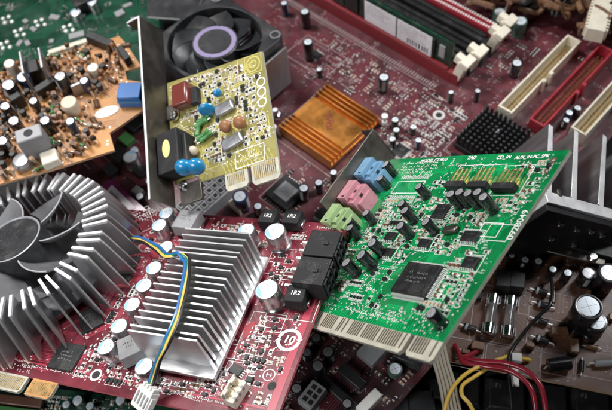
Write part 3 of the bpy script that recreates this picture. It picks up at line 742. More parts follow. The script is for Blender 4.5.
# --- round cooler: radial fins, fan with hub and blades
Cx, Cy = -12.9, 50.7
q = MB(); q.lathe([(30, 1.8), (36, 2.2), (36, 4.5), (20, 5)], 'alu_d', 48); q.lathe([(14, 5), (14, 9), (13, 10)], 'alu_d', 32)
o = b.part('round_cooler', q, (Cx, Cy, 0))
q = MB(); th = .36; pr = [(35.0, 26.8), (47.8, 27.4), (49, 24), (54.5, 2.2), (30, 2.2), (31, 7), (35.2, 9)]
k = len(pr); vs_ = [(r, s_ * th * (1.25 if z > 20 else 1), z) for s_ in (-1, 1) for r, z in pr]
q.add(vs_, [tuple(range(k)), tuple(range(2 * k - 1, k - 1, -1))] + [((i + 1) % k, i, k + i, k + (i + 1) % k) for i in range(k)], 'alu_f')
q.box(35.2, 47.6, -.72, .72, 26.6, 27.8, 'alu_w')
fm = q.mesh('fin', 30); N = 52
for i in range(N):
    a = (i + (.2 if i % 2 else -.0)) * 2 * math.pi / N
    x_, y_ = 45 * math.cos(a), 45 * math.sin(a)
    if Cx + x_ < -50: continue
    f = mkobj('fin', fm, o, (0, 0, 0), a + .0); f.rotation_euler = (random.uniform(-.012, .012), random.uniform(-.01, .01), a + random.uniform(-.012, .012))
q = MB(); q.lathe([(15.2, 9), (15.2, 29), (14.6, 30.2), (14.0, 30.4), (13.6, 29.8)], ['fan', 'fan', 'rim', 'rim', 'fan'], 48)
fo = b.part('cooling_fan', q, (Cx, Cy, 0))
bmn = blade(14.9, 34.2, 15, 28.2, .34, .66, 0, n=12, th=.8, m='fan_g').mesh('blade', 50)
for i in range(7): mkobj('blade', bmn, fo, (0, 0, 0), i * 2 * math.pi / 7 + .12)
# --- the fan's wires, laid over the square heatsink into a white plug
cb = sibling('fan_cable', 'blue, green, yellow and black fan wires crossing the square heatsink to a white plug', 'cable', gp, 78, 40, 24)
cpts = [(118, 236, 4), (128, 238, 7), (142, 240, 12), (156, 248, 18), (166, 256, 24), (178, 255.5, 25), (186, 258, 25.2), (187.5, 266, 25), (184, 290, 24.8), (176, 320, 24.4), (166, 344, 22), (158, 362, 16), (152, 380, 10), (148, 392, 8)]
for k, (m_, dx) in enumerate((('w_blue', -2.4), ('w_green', -.8), ('w_yellow', .8), ('w_black', 2.4))):
    pts = []
    base = ctm(gp, cpts)
    sp = spline(base, 8)
    for i, p in enumerate(sp):
        t = (sp[min(i + 1, len(sp) - 1)] - sp[max(i - 1, 0)]).normalized(); nn = t.cross(gp.n).normalized(); wgl = .22 * math.sin(i * .17 + k * 1.9) + .14 * math.sin(i * .43 + k * 3.1)
        f_ = min(1, max(0, (i - 34) / 14)); f_ = f_ * f_ * (3 - 2 * f_); tw = .8 - 1.8 * f_; lift = (1 - abs(2 * f_ - 1)) * (1.5 - k) * .9
        pts.append(p + nn * (-dx * (.52) * tw * (-1) + wgl) + gp.n * (.2 * math.sin(i * .13 + k * 2) + lift + 1.2 * (1 - abs(2 * f_ - 1))))
    loc = [((p - cb.o).dot(cb.u), (p - cb.o).dot(cb.w), (p - cb.o).dot(cb.n)) for p in pts]
    q = MB(); q.tube(loc, .72, m_, 10); cb.part('wire', q)
pA = ctm(gp, [(150, 389, 9), (143, 404, 5.5)]); d = (pA[1] - pA[0]).normalized(); T = d.to_track_quat('Z', 'Y')
q = MB(); o0 = pA[0] - cb.o; X = d.cross(gp.n).normalized(); Z = X.cross(d)
def lm(v): return Vector((v.dot(cb.u), v.dot(cb.w), v.dot(cb.n)))
Tm = Matrix((lm(X), lm(d), lm(Z))).transposed().to_4x4(); Tm.translation = lm(o0)
q.box(-4.3, 4.3, 0, 9, -2.2, 2.2, 'white', Tm); q.box(-5, -4.3, 2, 8, -1.5, 1.5, 'white', Tm); q.box(4.3, 5, 2, 8, -1.5, 1.5, 'white', Tm)
for i in range(4): q.box(-3.8 + i * 2, -2.6 + i * 2, -1.6, 0, -1.7, 1.7, 'white', Tm); q.box(-3.7 + i * 2, -2.8 + i * 2, 2, 7, 2.2, 2.6, 'pgrey', Tm)
cb.part('plug', q, bevel=.25)

# ================================================================== green sound card
gs = Board('sound_card', 'bright green sound card leaning with blue, pink and pale green sockets at its left edge', 'sound card', (-.64, .65, .41), (.57, -.05, .82), Vector((-16.7, -40.8, -282.)) * 1.19)
b = gs
out = [(17.2, 4.6), (119.6, 4.6), (125.6, 92.6), (17.2, 94.4)]
inp = [(19, 6), (118, 6), (123.5, 91), (19, 92)]
pb = MB(); pb.extr(out, -1.6, 0, 'green', 'edge')
b.take(87, 27, 13)
traces(pb, inp, 1500, 'green_t', via='pad', w=.34, pitch=.72, seed=8, L=(3, 14), kmax=9)
silk = MB()
# perforated ground areas: rows of small dark dashes
dz = MB()
for (reg, sp) in (([(112, 20), (120, 20), (124.5, 90), (104, 90), (104, 66), (113, 60)], 1.35), ([(86, 44), (112, 40), (112, 58), (90, 60)], 1.5), ([(100, 6), (119, 6), (119, 20), (108, 18)], 1.5)):
    xs = [p[0] for p in reg]; ys = [p[1] for p in reg]; y = min(ys); r_ = 0
    while y < max(ys):
        x = min(xs) + (r_ % 2) * sp / 2
        while x < max(xs):
            if inside(reg, x, y): dz.ln(x - .3, y - .3, x + .3, y + .3, .42, .10, 'green_h')
            x += sp
        y += sp / 2 * 1.2; r_ += 1
# fingers
q = MB(); fy = 4.6
for (xa, xb) in ((17, 103.2), (105.4, 119.6)):
    q.extr([(xa, fy), (xb, fy), (xb, -2.2), (xb - 1.3, -3.6), (xa + 1.3, -3.6), (xa, -2.2)], -1.6, 0, 'cream_board', 'cream_board')
    x = xa + 1.6
    grp = random.Random(4)
    while x < xb - 1.6:
        if grp.random() < .8: q.ln(x, fy - .2, x, -1.8, .8, .06, 'copper_dk')
        x += 1.27
b.part('edge_connector', q)
for i in range(80):                                # short traces from the fingers into the board
    x = 18.6 + i * 1.27
    if x < 117: pb.ln(x, 4.7, x, 6 + (i * 37 % 7) * .8, .4, .115, 'green_t')
micro(silk, 22, 8.3, 34, 1, 1.5); micro(silk, 60, 8.0, 34, 1, 1.5)
# printed words
for px_, py_, w_ in ((434, 160.5, 22), (472, 158, 6), (504, 157.5, 10), (532, 157, 24)):
    x, y = b.P(px_, py_)
    for q_ in range(-int(w_ / 2), int(w_ / 2) + 1, 2): b.take(x + q_, y, 2)
x, y = b.P(513, 228)
for q_ in range(-12, 13, 2): b.take(x + 1.5, y + q_ + 1.5, 2.8)
silk.text('MODEL:CT4810', *b.P(434, 160.5), 2.6, .14, 'silk', ang=0, bold=.05)
x, y = b.P(472, 158); silk.text('TAD', x, y, 2.6, .14, 'silk', bold=.08)
x, y = b.P(504, 157.5); silk.text('CD_IN', x, y, 2.6, .14, 'silk', bold=.06)
x, y = b.P(532, 157); silk.text('AUX_IN-PC_SPK', x, y, 2.3, .14, 'silk', bold=.06)
x, y = b.P(513, 228); silk.text('0928049', x + 1.5, y + 1.5, 4.0, .14, 'silk', ang=math.pi / 2, bold=.0)
for i, (px, py) in enumerate([(401, 165), (402, 168), (403, 171), (402, 174), (402, 177)]):
    x, y = b.P(px, py); micro(silk, x, y, 25 - i, 1, 1.5, m='silk', seed=i + 40); [b.take(x + q_, y, 1.5) for q_ in range(0, 25, 2)]
# --- pin headers along the top: black base, gold right-angle pins lying upwards
for (pa, pb_, n) in (((446.5, 184), (463, 184.5), 4), ((469, 184), (486, 185), 4), ((493, 185), (514, 187), 5)):
    xa, ya = b.P(*pa, 2.4); xb, yb = b.P(*pb_, 2.4); y = (ya + yb) / 2; q = MB(); q.box(xa, xb, y - 1.8, y + 1.3, .1, 3.2, 'black_m')
    o = b.part('pin_header', q, bevel=.2); p = MB(); m_ = n * 1
    for i in range(m_):
        xx = xa + (i + .5) * (xb - xa) / m_
        p.box(xx - .35, xx + .35, y + 1.3, y + 8.8, 2.0, 2.7, 'gold'); 
        p.box(xx - .35, xx + .35, y + 1.3, y + 3.8, .2, .8, 'gold')
    b.part('pins', p, parent=o); b.take((xa + xb) / 2, y + 3, 7); silk.rect((xa + xb) / 2, y + 5, xb - xa + 3.5, 16, .3, .12, 'silk')
# --- capacitors (top centres)
CS = [(418.5, 186, 2.2, 7), (401, 203.5, 2.2, 7), (404.5, 210.5, 2.3, 7.5), (426, 221.5, 2.3, 7), (400.6, 225, 2.4, 7.5), (449.6, 194, 2.2, 8), (458.4, 192.5, 2.2, 8), (467.6, 193, 2.2, 8), (476.5, 192.5, 2.2, 8), (482.5, 196.5, 2.3, 8.5), (384.5, 165, 2.5, 7.5), (379.5, 178, 2.3, 7), (365, 213, 2.2, 7), (348.5, 221, 2.4, 6.5), (371.7, 242, 2.6, 8), (361.5, 254.5, 2.8, 8), (346, 262.5, 2.7, 8), (374, 244, 0, 0), (431.5, 312.5, 2.55, 7), (349, 228, 2.3, 7), (377, 247, 0, 0)]
for px, py, r, h in CS:
    if r: cap(b, px, py, r, h, 'dark', ang=2.2 + random.uniform(-.3, .3))
# --- main chip and small chips
x, y = 87.8, 27.0
x, y = [sum(v) / 4 * 1 for v in zip(*b.PP([(409, 261), (441, 263), (424, 300), (392, 291.4)], 2.2))]
chip(b, x, y, 19.5, 14.6, 2.6, 0, (30, 20), 3, lead=1.8)
x, y = b.P(441, 211.5, 1); chip(b, x, y, 8, 7.5, 1.5, 0, (9, 9), 1, lead=1)
x, y = b.P(451, 230, 1); q = MB(); q.ob(0, 0, 7, 3.6, .1, 2.4, .2, 'steel'); b.part('crystal', q, (x, y, 0), 0, .8); b.take(x, y, 4)
for px, py, w, d, pn in [(497, 231, 9, 5, (8, 0)), (470, 236, 8, 5, (7, 0)), (424, 243, 6, 4, (5, 0)), (390, 236, 6, 4, (4, 0)), (407, 178, 0, 0, 0), (388, 252, 5, 4, (4, 0)), (470, 262, 7, 5, (6, 0))]:
    if w: x, y = b.P(px, py, 1); silk.rect(x, y, w + 2.4, d + 3, .28, .13, 'silk'); (chip(b, x, y, w, d, 1.3, 0, pn, 1, lead=1) if px not in (497, 407) else b.take(x, y, 4))
# empty printed chip position with two rows of pads
x, y = b.P(408, 187.5); silk.rect(x, y, 19, 7.5, .35, .13, 'silk', 0)
for i in range(14):
    for sy in (-1, 1): silk.box(x - 9 + i * 1.35, x - 8.3 + i * 1.35, y + sy * 6 - .9, y + sy * 6 + .9, .1, .2, 'pad')
b.take(x - 4, y, 6); b.take(x + 4, y, 6)
x, y = b.P(490, 230); silk.rect(x, y, 10, 7, .35, .14, 'silk')
# socket block
for k, (m_, yc) in enumerate((('jblue', 79.0), ('jpink', 64.5), ('jgreen', 50.0))):
    q = MB(); yc = yc * 1.02 - 2.5
    q.box(20, 30, yc - 6, yc + 6, .1, 9.5, m_); q.box(20, 26, yc - 5.6, yc + 5.6, 9.5, 12.8, m_); q.box(26.5, 29.4, yc - 4, yc + 4, 9.5, 11, m_); q.box(30, 31.6, yc - 4.4, yc + 4.4, .1, 7, m_)
    q.box(27.2, 28.8, yc - .9, yc + .9, 11.0, 11.06, 'black_m'); q.box(23, 25, yc - 4.9, yc - 4, 12.8, 12.86, 'black_m'); q.box(30.02, 30.08, yc - 1, yc + 1, 7.4, 9, 'black_m')
    o = b.part('audio_socket', q, bevel=.35)
    p = MB(); p.lathe([(4.1, 0), (4.1, 3.2), (2.0, 3.2), (2.0, .5)], m_, 20, Matrix.Translation((20.8, yc, 6.4)) @ Matrix.Rotation(-math.pi / 2, 4, 'Y')); b.part('socket_collar', p, parent=o)
    b.take(28, yc, 8)
# bracket: full-height steel plate along the left edge, with a bent tab
q = MB(); q.box(18.6, 19.6, 50, 97, -1.2, 18.4, 'steel'); q.box(10, 19.6, 97, 98, -1.2, 18.4, 'steel')
q.box(19.6, 25, 86, 90, .05, 1.0, 'steel'); q.lathe([(2, 1), (2, 2), (1.2, 2.4)], 'chrome', 16, c=(23, 88))
b.part('bracket', q, bevel=.3)
# --- scattered small parts
b.take(22, 88, 5)
scatter(b, silk, [(36, 44), (70, 40), (84, 62), (60, 74), (38, 84)], 95, seed=12, prt=.85)
scatter(b, silk, [(70, 42), (98, 40), (108, 62), (84, 64)], 80, seed=13, prt=.85)
scatter(b, silk, [(104, 62), (120, 62), (121, 88), (108, 88)], 44, seed=14, prt=.9)
scatter(b, silk, [(50, 12), (78, 12), (78, 40), (40, 42)], 30, seed=15, prt=.8)
scatter(b, silk, [(99, 14), (116, 14), (116, 44), (100, 42)], 40, seed=16, prt=.85)
scatter(b, silk, [(22, 20), (44, 20), (40, 44), (24, 44)], 20, seed=17, prt=.6)
scatter(b, silk, [(62, 74), (84, 66), (84, 70), (62, 80)], 20, seed=18, prt=.8)
vias(b, silk, inp, 1100, 24, .42); labels(b, silk, inp, 330, 33, 'silk', 1.15)
vias(b, silk, [(60, 8), (118, 8), (118, 16), (60, 14)], 90, 25, .42)
for (px, py) in [(553, 160.5), (545, 172)]:
    x, y = b.P(px, py); silk.disc(x, y, 1.7, .15, 'copper_dk', 18)
b.part('circuit_board', pb); b.part('printed_marks', silk); b.part('ground_pattern', dz)

# ================================================================== yellow modem card standing in front of the cooler
yc = Board('modem_card', 'small yellow card with maroon and blue capacitors screwed to a long tarnished steel bracket', 'modem card', (-.515, .23, .825), (.847, .285, .45), ray(167, 83.5) * 370)
b = yc
out = [(-1, 0.5), (60.6, -7.3), (62, -66), (18, -62.5), (5, -63), (-1, -60)]
out = [(0, 0), (60.4, -7.2), (61.6, -64), (16, -62), (16, -58), (0, -58)]
inp = [(1.5, -2), (59, -9), (60, -62), (2, -56)]
pb = MB(); pb.extr(out, -1.4, 0, 'yellow', 'edge')
traces(pb, inp, 260, 'yellow_t', via='silk', w=.45, pitch=.95, seed=6, L=(3, 12), kmax=7)
silk = MB()
for (xa, xb, yb) in ((31, 44.2, -72.5), (46.4, 61.5, -74.2)):
    q = MB(); q.extr([(xa, -63), (xb, -64), (xb, yb + 1.5), (xb - 1.5, yb), (xa + 1.5, yb + .4), (xa, yb + 2)], -1.4, 0, 'cream_board', 'edge')
    n = int((xb - xa - 2) / 1.05)
    for i in range(n): q.ln(xa + 1.6 + i * 1.05, -64.2, xa + 1.6 + i * 1.05, yb + 2.8, .55, .06, 'gold')
    b.part('edge_connector', q)
for i in range(26): x = 32 + i * 1.1; pb.ln(x, -64, x - (3 if i % 2 else 1), -58, .35, .12, 'yellow_t')
# corner ring
x, y = b.P(253, 64); silk.disc(x, y, 4.2, .12, 'yellow_t', 28, r2=3.5); silk.disc(x, y, 2.2, .12, 'yellow_t', 24, r2=1.6); silk.rect(x, y, 10, 10, .4, .11, 'yellow_t', -.1); b.take(x, y, 5.5)
for i in range(3):
    x, y = b.P(261 + i * .6, 82 + i * 10); silk.disc(x, y, 2.6, .13, 'silk', 24, r2=1.9); b.take(x, y, 2.5)
x, y = b.P(250, 156); silk.rect(x, y, 17, 9, .4, .13, 'silk', -.05); 
# maroon film capacitor
x, y = b.P(179, 94, 7); q = MB(); q.ob(0, 0, 10, 12.5, .5, 7.5, 0, 'maroon_c'); b.part('film_capacitor', q, (x, y, 0), -.05, 1.1); b.take(x, y, 8)
x, y = b.P(193, 96, 3); q = MB(); q.ob(0, 0, 5.5, 9, .1, 4, 0, 'black_m'); b.part('transformer', q, (x, y, 0), 0, .4); b.take(x, y, 4)
def blob(px, py, r, h, m, th=.45, ang=0, n='disc_capacitor', up=0):
    x, y = b.P(px, py, h); q = MB()
    pr = [(r * math.cos(t), r * th * math.sin(t)) for t in [(-90 + i * 18) * math.pi / 180 for i in range(11)]]
    q.lathe([(max(.05, a), c) for a, c in pr], m, 22, Matrix.Translation((0, 0, h)) @ Matrix.Rotation(math.pi / 2 - .5 + up, 4, 'X'))
    q.tube([(-r * .4, 0, 0), (-r * .4, 0, h * .6)], .25, 'pad', 6); q.tube([(r * .4, 0, 0), (r * .4, 0, h * .6)], .25, 'pad', 6)
    b.part(n, q, (x, y, 0), ang); b.take(x, y, r)
blob(207, 110, 4.3, 4, 'blue_c', .4, .15, up=.1); blob(217.5, 93, 2.2, 3, 'blue_c', .6, .5)
blob(184, 167.5, 4.6, 13, 'blue_c', .7, .1); blob(196, 166.5, 4.6, 11, 'blue_c', .7, .1)
blob(225.5, 126.5, 3.3, 4, 'orange_c', .55, .1, up=-.5); blob(239.5, 122.5, 3.3, 4, 'orange_c', .55, .1, up=-.5); blob(193, 151, 2.6, 3, 'beige', .7, 1)
# green resistors
for px, py, a in [(203, 119, .15), (201, 123.5, .15), (203, 135, .3), (206, 137, .3), (198, 129, 1.2)]:
    x, y = b.P(px, py, 2); q = MB(); T = Matrix.Rotation(math.pi / 2, 4, 'Y')
    q.lathe([(.9, -4), (1.35, -3.4), (1.35, -2.4), (1.1, -2), (1.1, 2), (1.35, 2.4), (1.35, 3.4), (.9, 4)], 'green_r', 12, Matrix.Translation((0, 0, 2)) @ T)
    q.tube([(-6, 0, 0), (-6, 0, 2), (6, 0, 2), (6, 0, 0)], .25, 'pad', 6); b.part('resistor', q, (x, y, 0), a); b.take(x, y, 3)
for px, py, w, d, a in [(224, 108, 11, 6, .1), (232, 141.5, 12, 6, .15), (246, 96, 0, 0, 0)]:
    if w: x, y = b.P(px, py, 2); q = MB(); q.ob(0, 0, w, d, .3, 3, 0, 'alu_d'); b.part('crystal', q, (x, y, 0), a, .8); b.take(x, y, 5)
# black telephone socket with a yellow oval sticker
q = MB(); q.box(0, 13, -56.5, -34.5, .05, 11.5, 'black_m'); q.box(13, 15.5, -54, -37, .05, 8, 'black'); o = b.part('telephone_socket', q, bevel=.5)
q = MB(); vs_ = [(6 + 2.4 * math.cos(t), -44 + 4.8 * math.sin(t), 11.6) for t in [i * math.pi / 14 for i in range(28)]]; q.add(vs_, [tuple(range(28))], 'oval'); b.part('sticker', q, parent=o); b.take(8, -45, 12); 
# bracket with bent ends
q = MB(); q.box(-2, -1, -70, 33, -1, 17, 'steel'); q.box(-10, -1, 33, 34, -1, 17, 'steel'); q.box(-2.1, -.9, -70, 33.9, 17, 17.5, 'alu_w'); q.box(-10, -.9, 33.1, 34.1, 17, 17.5, 'alu_w')  # pale strips: bare edge with the light it catches painted in
q.box(-1, 7, -22, -14, .05, 1.0, 'steel')
b.part('bracket', q, bevel=.35)
q = MB(); q.box(4, 17, -71, -60.6, -1, .9, 'steel'); b.part('mounting_tab', q, bevel=.3)
for px, py, h in [(175, 116, 1), (184, 186, 1)]:
    x, y = b.P(px, py, h); q = MB(); q.lathe([(2.7, .8), (2.7, 2), (1.9, 2.9), (.6, 3.0)], 'chrome', 20); q.ln(-2, 0, 2, 0, .5, 3.06, 'ink'); q.ln(0, -2, 0, 2, .5, 3.07, 'ink'); b.part('screw', q, (x, y, 0)); b.take(x, y, 3)
scatter(b, silk, [(12, -4), (56, -10), (58, -52), (22, -56), (14, -20)], 190, seed=32, prt=.9, kinds=['small_resistor', 'small_capacitor', 'ceramic_capacitor', 'transistor', 'small_resistor', 'resistor'])
vias(b, silk, inp, 260, 2, .42); labels(b, silk, inp, 200, 3, 'silk', 1.4)
b.part('circuit_board', pb); b.part('printed_marks', silk)

# ================================================================== far dark green board (top left corner)
gb = Board('green_circuit_board', 'blurred dark green board with clusters of solder dots in the far top left corner', 'circuit board', UP, (1, .1, 0), ray(70, 30) * 462)
b = gb
pb = MB(); pb.extr([(-110, -60), (62, -60), (62, 50), (-110, 50)], -1.6, 0, 'dgreen', 'edge'); 
traces(pb, [(-60, -40), (60, -40), (60, 45), (-60, 45)], 260, 'dgreen_t', via='silk_d', w=.9, pitch=1.7, seed=3, L=(6, 26))
q = MB()
for px, py in [(6, 18.5), (18, 31.5), (39, 21.5), (67, 27), (4, 44)]:
    for dx, dy in [(-3, 0), (3, -2), (-1, 4), (6, 3)]:
        x, y = b.P(px + dx, py + dy); q.lathe([(1.5, .05), (1.3, .5), (.7, .9)], 'pad', 12, c=(x, y))
b.part('solder_dots', q)
q = MB()
for px, py, w, d, a in [(26, 22, 4, 3, -.8), (34, 30, 5, 3, -.8), (55, 18, 7, 4, -.4), (20, 44, 3, 5, -.4), (28, 44, 3, 5, .5), (52, 42, 3, 3, 0), (77, 36, 10, 5, .2), (128, 6, 6, 3, .3), (120, 14, 6, 5, .5), (135, 20, 5, 3, 0), (81, 16, 6, 5, 0)]:
    x, y = b.P(px, py); q.ob(x, y, w, d, .05, 1.2, a, 'pgrey')
b.part('surface_parts', q)
cap(b, 75, 12, 3.6, 6, 'can'); cap(b, 92, 2, 3.2, 8, 'can'); cap(b, 130, 24, 2, 4, 'can')
q = MB(); xa, ya = b.P(84, 3, 5); q.ob(xa, ya, 14, 10, .05, 9, .4, 'black'); b.part('transformer', q, bevel=.6)
q = MB(); (xa, ya), (xb, yb) = b.P(48, 52, 8), b.P(92, 38, 8); an = math.atan2(yb - ya, xb - xa); q.ob((xa + xb) / 2, (ya + yb) / 2, math.hypot(xb - xa, yb - ya), 3.6, .05, 8, an, 'cream'); b.part('edge_socket', q, bevel=.4)
labels(b, pb, [(-60, -40), (60, -40), (60, 45), (-60, 45)], 60, 3, 'silk_d', 1.6)
b.part('circuit_board', pb)

# ================================================================== tan power board (left)
tb = Board('power_board', 'orange tan board crowded with coils, cans and capacitors at the left edge', 'circuit board', (-.06, .50, .86), (.96, .25, 0), ray(100, 130) * 372)
b = tb
out = b.PP([(-60, 205), (0, 184), (57, 168), (114.5, 150), (109.5, 133), (146, 108), (141, 82), (127, 80), (125, 71), (141, 66), (128, 46), (119, 36), (92, 44), (46, 58), (0, 72), (-60, 90)])
pb = MB(); pb.extr(out, -1.6, 0, 'tan', 'tan_r')
traces(pb, out, 200, 'tan_t', via='silk_d', w=.5, pitch=1.4, seed=5, L=(4, 14))
vias(b, pb, out, 160, 4, .5)
b.part('circuit_board', pb)
def tp(px, py, h=0): return b.P(px, py, h)
def bodybox(px, py, w, d, h, ang, m, name, bev=.5, top=None, h0=.1):
    x, y = tp(px, py, h); q = MB(); q.ob(0, 0, w, d, h0, h, 0, m, .95, .95)
    if top: q.disc(0, 0, min(w, d) * .27, h + .05, top, 18)
    o = b.part(name, q, (x, y, 0), ang, bev); b.take(x, y, (w + d) / 4); return o
bodybox(28, 133, 14, 9, 17, .15, 'pgrey', 'shielded_coil', .8, 'black_m')
bodybox(48.5, 156, 9, 8.5, 6, .2, 'cream', 'relay', .8); x, y = tp(21, 160, 5); q = MB(); q.lathe([(5, .1), (5.2, 4), (4, 5.5), (1.5, 6)], 'alu_d', 24); b.part('button', q, (x, y, 0)); b.take(x, y, 5)
bodybox(129, 90, 13, 11, 8, -.25, 'w_blue', 'trimmer', .4); q = MB(); x, y = tp(129, 90, 8.2); q.ob(x, y, 13.2, 11.2, 3.6, 5.4, -.25, 'blue_c'); b.part('trimmer_band', q)
x, y = tp(107, 111.5, .3); q = MB(); vs_ = [(x + 6.6 * math.cos(t) , y + 3.4 * math.sin(t) + .9 * math.cos(t), .3) for t in [i * math.pi / 16 for i in range(32)]]; q.add(vs_, [tuple(range(32))], 'silk'); b.part('oval_label', q); b.take(x, y, 6)
x, y = tp(68, 101, 8); q = MB(); q.lathe([(4.6, .1), (4.6, 6.5), (4, 7.5), (1.2, 7.6)], 'beige', 22); b.part('drum_coil', q, (x, y, 0)); b.take(x, y, 6)
cap(b, 60, 76, 3.6, 13, 'dark'); cap(b, 45, 120, 3.1, 11, 'dark'); cap(b, 69, 121, 2.6, 10, 'navy'); cap(b, 13, 120, 3.2, 10, 'dark'); cap(b, 92.5, 67, 3.2, 7, 'beige'); cap(b, 9, 62, 3, 12, 'beige'); cap(b, 23, 76, 4, 10, 'navy'); cap(b, 8, 84, 4, 12, 'dark'); cap(b, 84, 80, 2.6, 9, 'navy')
cap(b, 5, 105, 3, 10, 'dark'); cap(b, 33, 100, 2.6, 9, 'dark'); cap(b, 2, 140, 3.2, 10, 'dark')
for px, py, w, d, h, a in [(21, 62, 2.5, 22, 20, .1), (40, 57, 2.5, 20, 20, .1)]: bodybox(px, py, w * .6, d * .8, h * .8, a, 'alu_d', 'heat_spreader', .3)
bodybox(30, 66, 9, 10, 10, .1, 'black', 'transformer', .6); bodybox(44, 84, 13, 5, 7, .5, 'black', 'transformer', .6); bodybox(14, 96, 7, 5, 9, .5, 'black', 'transformer', .6)
bodybox(99, 38, 5, 18, 6, .85, 'black', 'power_transistor', .4); bodybox(123, 52, 4, 12, 6, .35, 'black', 'power_transistor', .4); bodybox(76, 84, 7, 2, 8, .25, 'alu_d', 'heat_spreader', .3)
rnd = random.Random(77); cnt = 0
bx = [(-30, 190), (0, 182), (50, 168), (100, 150), (104, 120), (96, 100), (116, 84), (122, 66), (132, 60), (118, 42), (92, 46), (46, 60), (0, 74)]
reg = b.PP(bx)
xs = [p[0] for p in reg]; ys = [p[1] for p in reg]
for t in range(1500):
    x, y = rnd.uniform(min(xs), max(xs)), rnd.uniform(min(ys), max(ys))
    if not inside(reg, x, y) or not b.free(x, y, 1.1): continue
    if cnt > 260: break
    k = rnd.random(); a = rnd.uniform(0, 3.14); cnt += 1
    if k < .50:
        h = rnd.choice((3.5, 5, 7)); r = rnd.choice((.8, 1.1, 1.4)); m_ = rnd.choice(('amber', 'orange_c', 'amber', 'tan_r', 'amber', 'black'))
        def f(): 
            q = MB(); q.tube([(-r * .5, 0, 0), (-r * .5, 0, h)], .25, 'pad', 6); q.tube([(r * .5, 0, 0), (r * .5, 0, h)], .25, 'pad', 6)
            q.lathe([(r * .3, h - r * 1.2), (r * .9, h - r * .9), (r, h - r * .2), (r * .8, h + r * .6), (r * .25, h + r)], m_, 14); return q
        b.part('bead_capacitor', cached(('bead', h, r, m_), f, 'bead_capacitor'), (x, y, 0), a, rot=(rnd.uniform(-.25, .25), rnd.uniform(-.25, .25), a))
    elif k < .72:
        m_ = rnd.choice(('tan_r', 'amber', 'beige', 'green_r')); L_ = rnd.choice((2.4, 3.2))
        def f():
            q = MB(); q.lathe([(.9, -L_), (1.3, -L_ * .85), (1.3, -L_ * .6), (1.0, -L_ * .5), (1.0, L_ * .5), (1.3, L_ * .6), (1.3, L_ * .85), (.9, L_)], m_, 12, Matrix.Translation((0, 0, 1.6)) @ Matrix.Rotation(math.pi / 2, 4, 'Y'))
            q.lathe([(1.06, -.4), (1.06, .4)], 'maroonp', 12, Matrix.Translation((0, 0, 1.6)) @ Matrix.Rotation(math.pi / 2, 4, 'Y')); q.tube([(-L_ - 2, 0, 0), (-L_ - 1.5, 0, 1.6), (L_ + 1.5, 0, 1.6), (L_ + 2, 0, 0)], .25, 'pad', 6); return q
        b.part('resistor', cached(('res', m_, L_), f, 'resistor'), (x, y, 0), a)
    elif k < .85:
        def f():
            q = MB(); q.lathe([(1.6, 2.5), (1.6, 6), (1.4, 6.3)], 'black', 14); q.tube([(-.9, 0, 0), (-.9, 0, 3)], .25, 'pad', 6); q.tube([(.9, 0, 0), (.9, 0, 3)], .25, 'pad', 6); return q
        b.part('transistor', cached(('tr',), f, 'transistor'), (x, y, 0), a)
    else:
        def f():
            q = MB()
            for i in range(7): q.lathe([(1.3, i * .8), (1.6, i * .8 + .2), (1.6, i * .8 + .55), (1.3, i * .8 + .78)], 'copper_hs' if False else 'amber', 14)
            return q
        b.part('coil', cached(('coil',), f, 'coil'), (x, y, .3), a, rot=(1.57 if rnd.random() < .4 else 0, 0, a))
    b.take(x, y, 1.0)

# ================================================================== keyboard (lower right, under the brown board)
kbd = Board('keyboard', 'black computer keyboard with white printed function keys in the lower right corner', 'keyboard', UP, (1, -.18, 0), ray(500, 400) * 345)
b = kbd
xA, yA = b.P(510, 374); xB, yB = b.P(510, 412)
q = MB(); q.box(-70, 90, -40, 60, -9, -4.5, 'black_m'); b.part('keyboard_base', q, bevel=1)
def keycap(x0, x1, y0, y1, txt, tx=None):
    q = MB(); w, d = x1 - x0, y1 - y0
    q.ob(0, 0, w, d, -4.5, 0, 0, 'key', .8, .8); o = b.part('key', q, ((x0 + x1) / 2, (y0 + y1) / 2, 0), 0, .6)
    if txt: t = MB(); t.text(txt, -w * .2, d * .2, 3.2, .1, 'key_ink', bold=.02); b.part('key_legend', t, parent=o)
cols = [(-48, -30.5, None), (-30, -8, None), (-7, 13.6, 'F1'), (14.4, 33.5, 'F2'), (34.3, 53.5, 'F3'), (54.3, 73, 'F4')]
for xa, xb, t in cols:
    keycap(xa, xb, -5.5, 12.5, t); keycap(xa, xb, -25, -6.3, None)
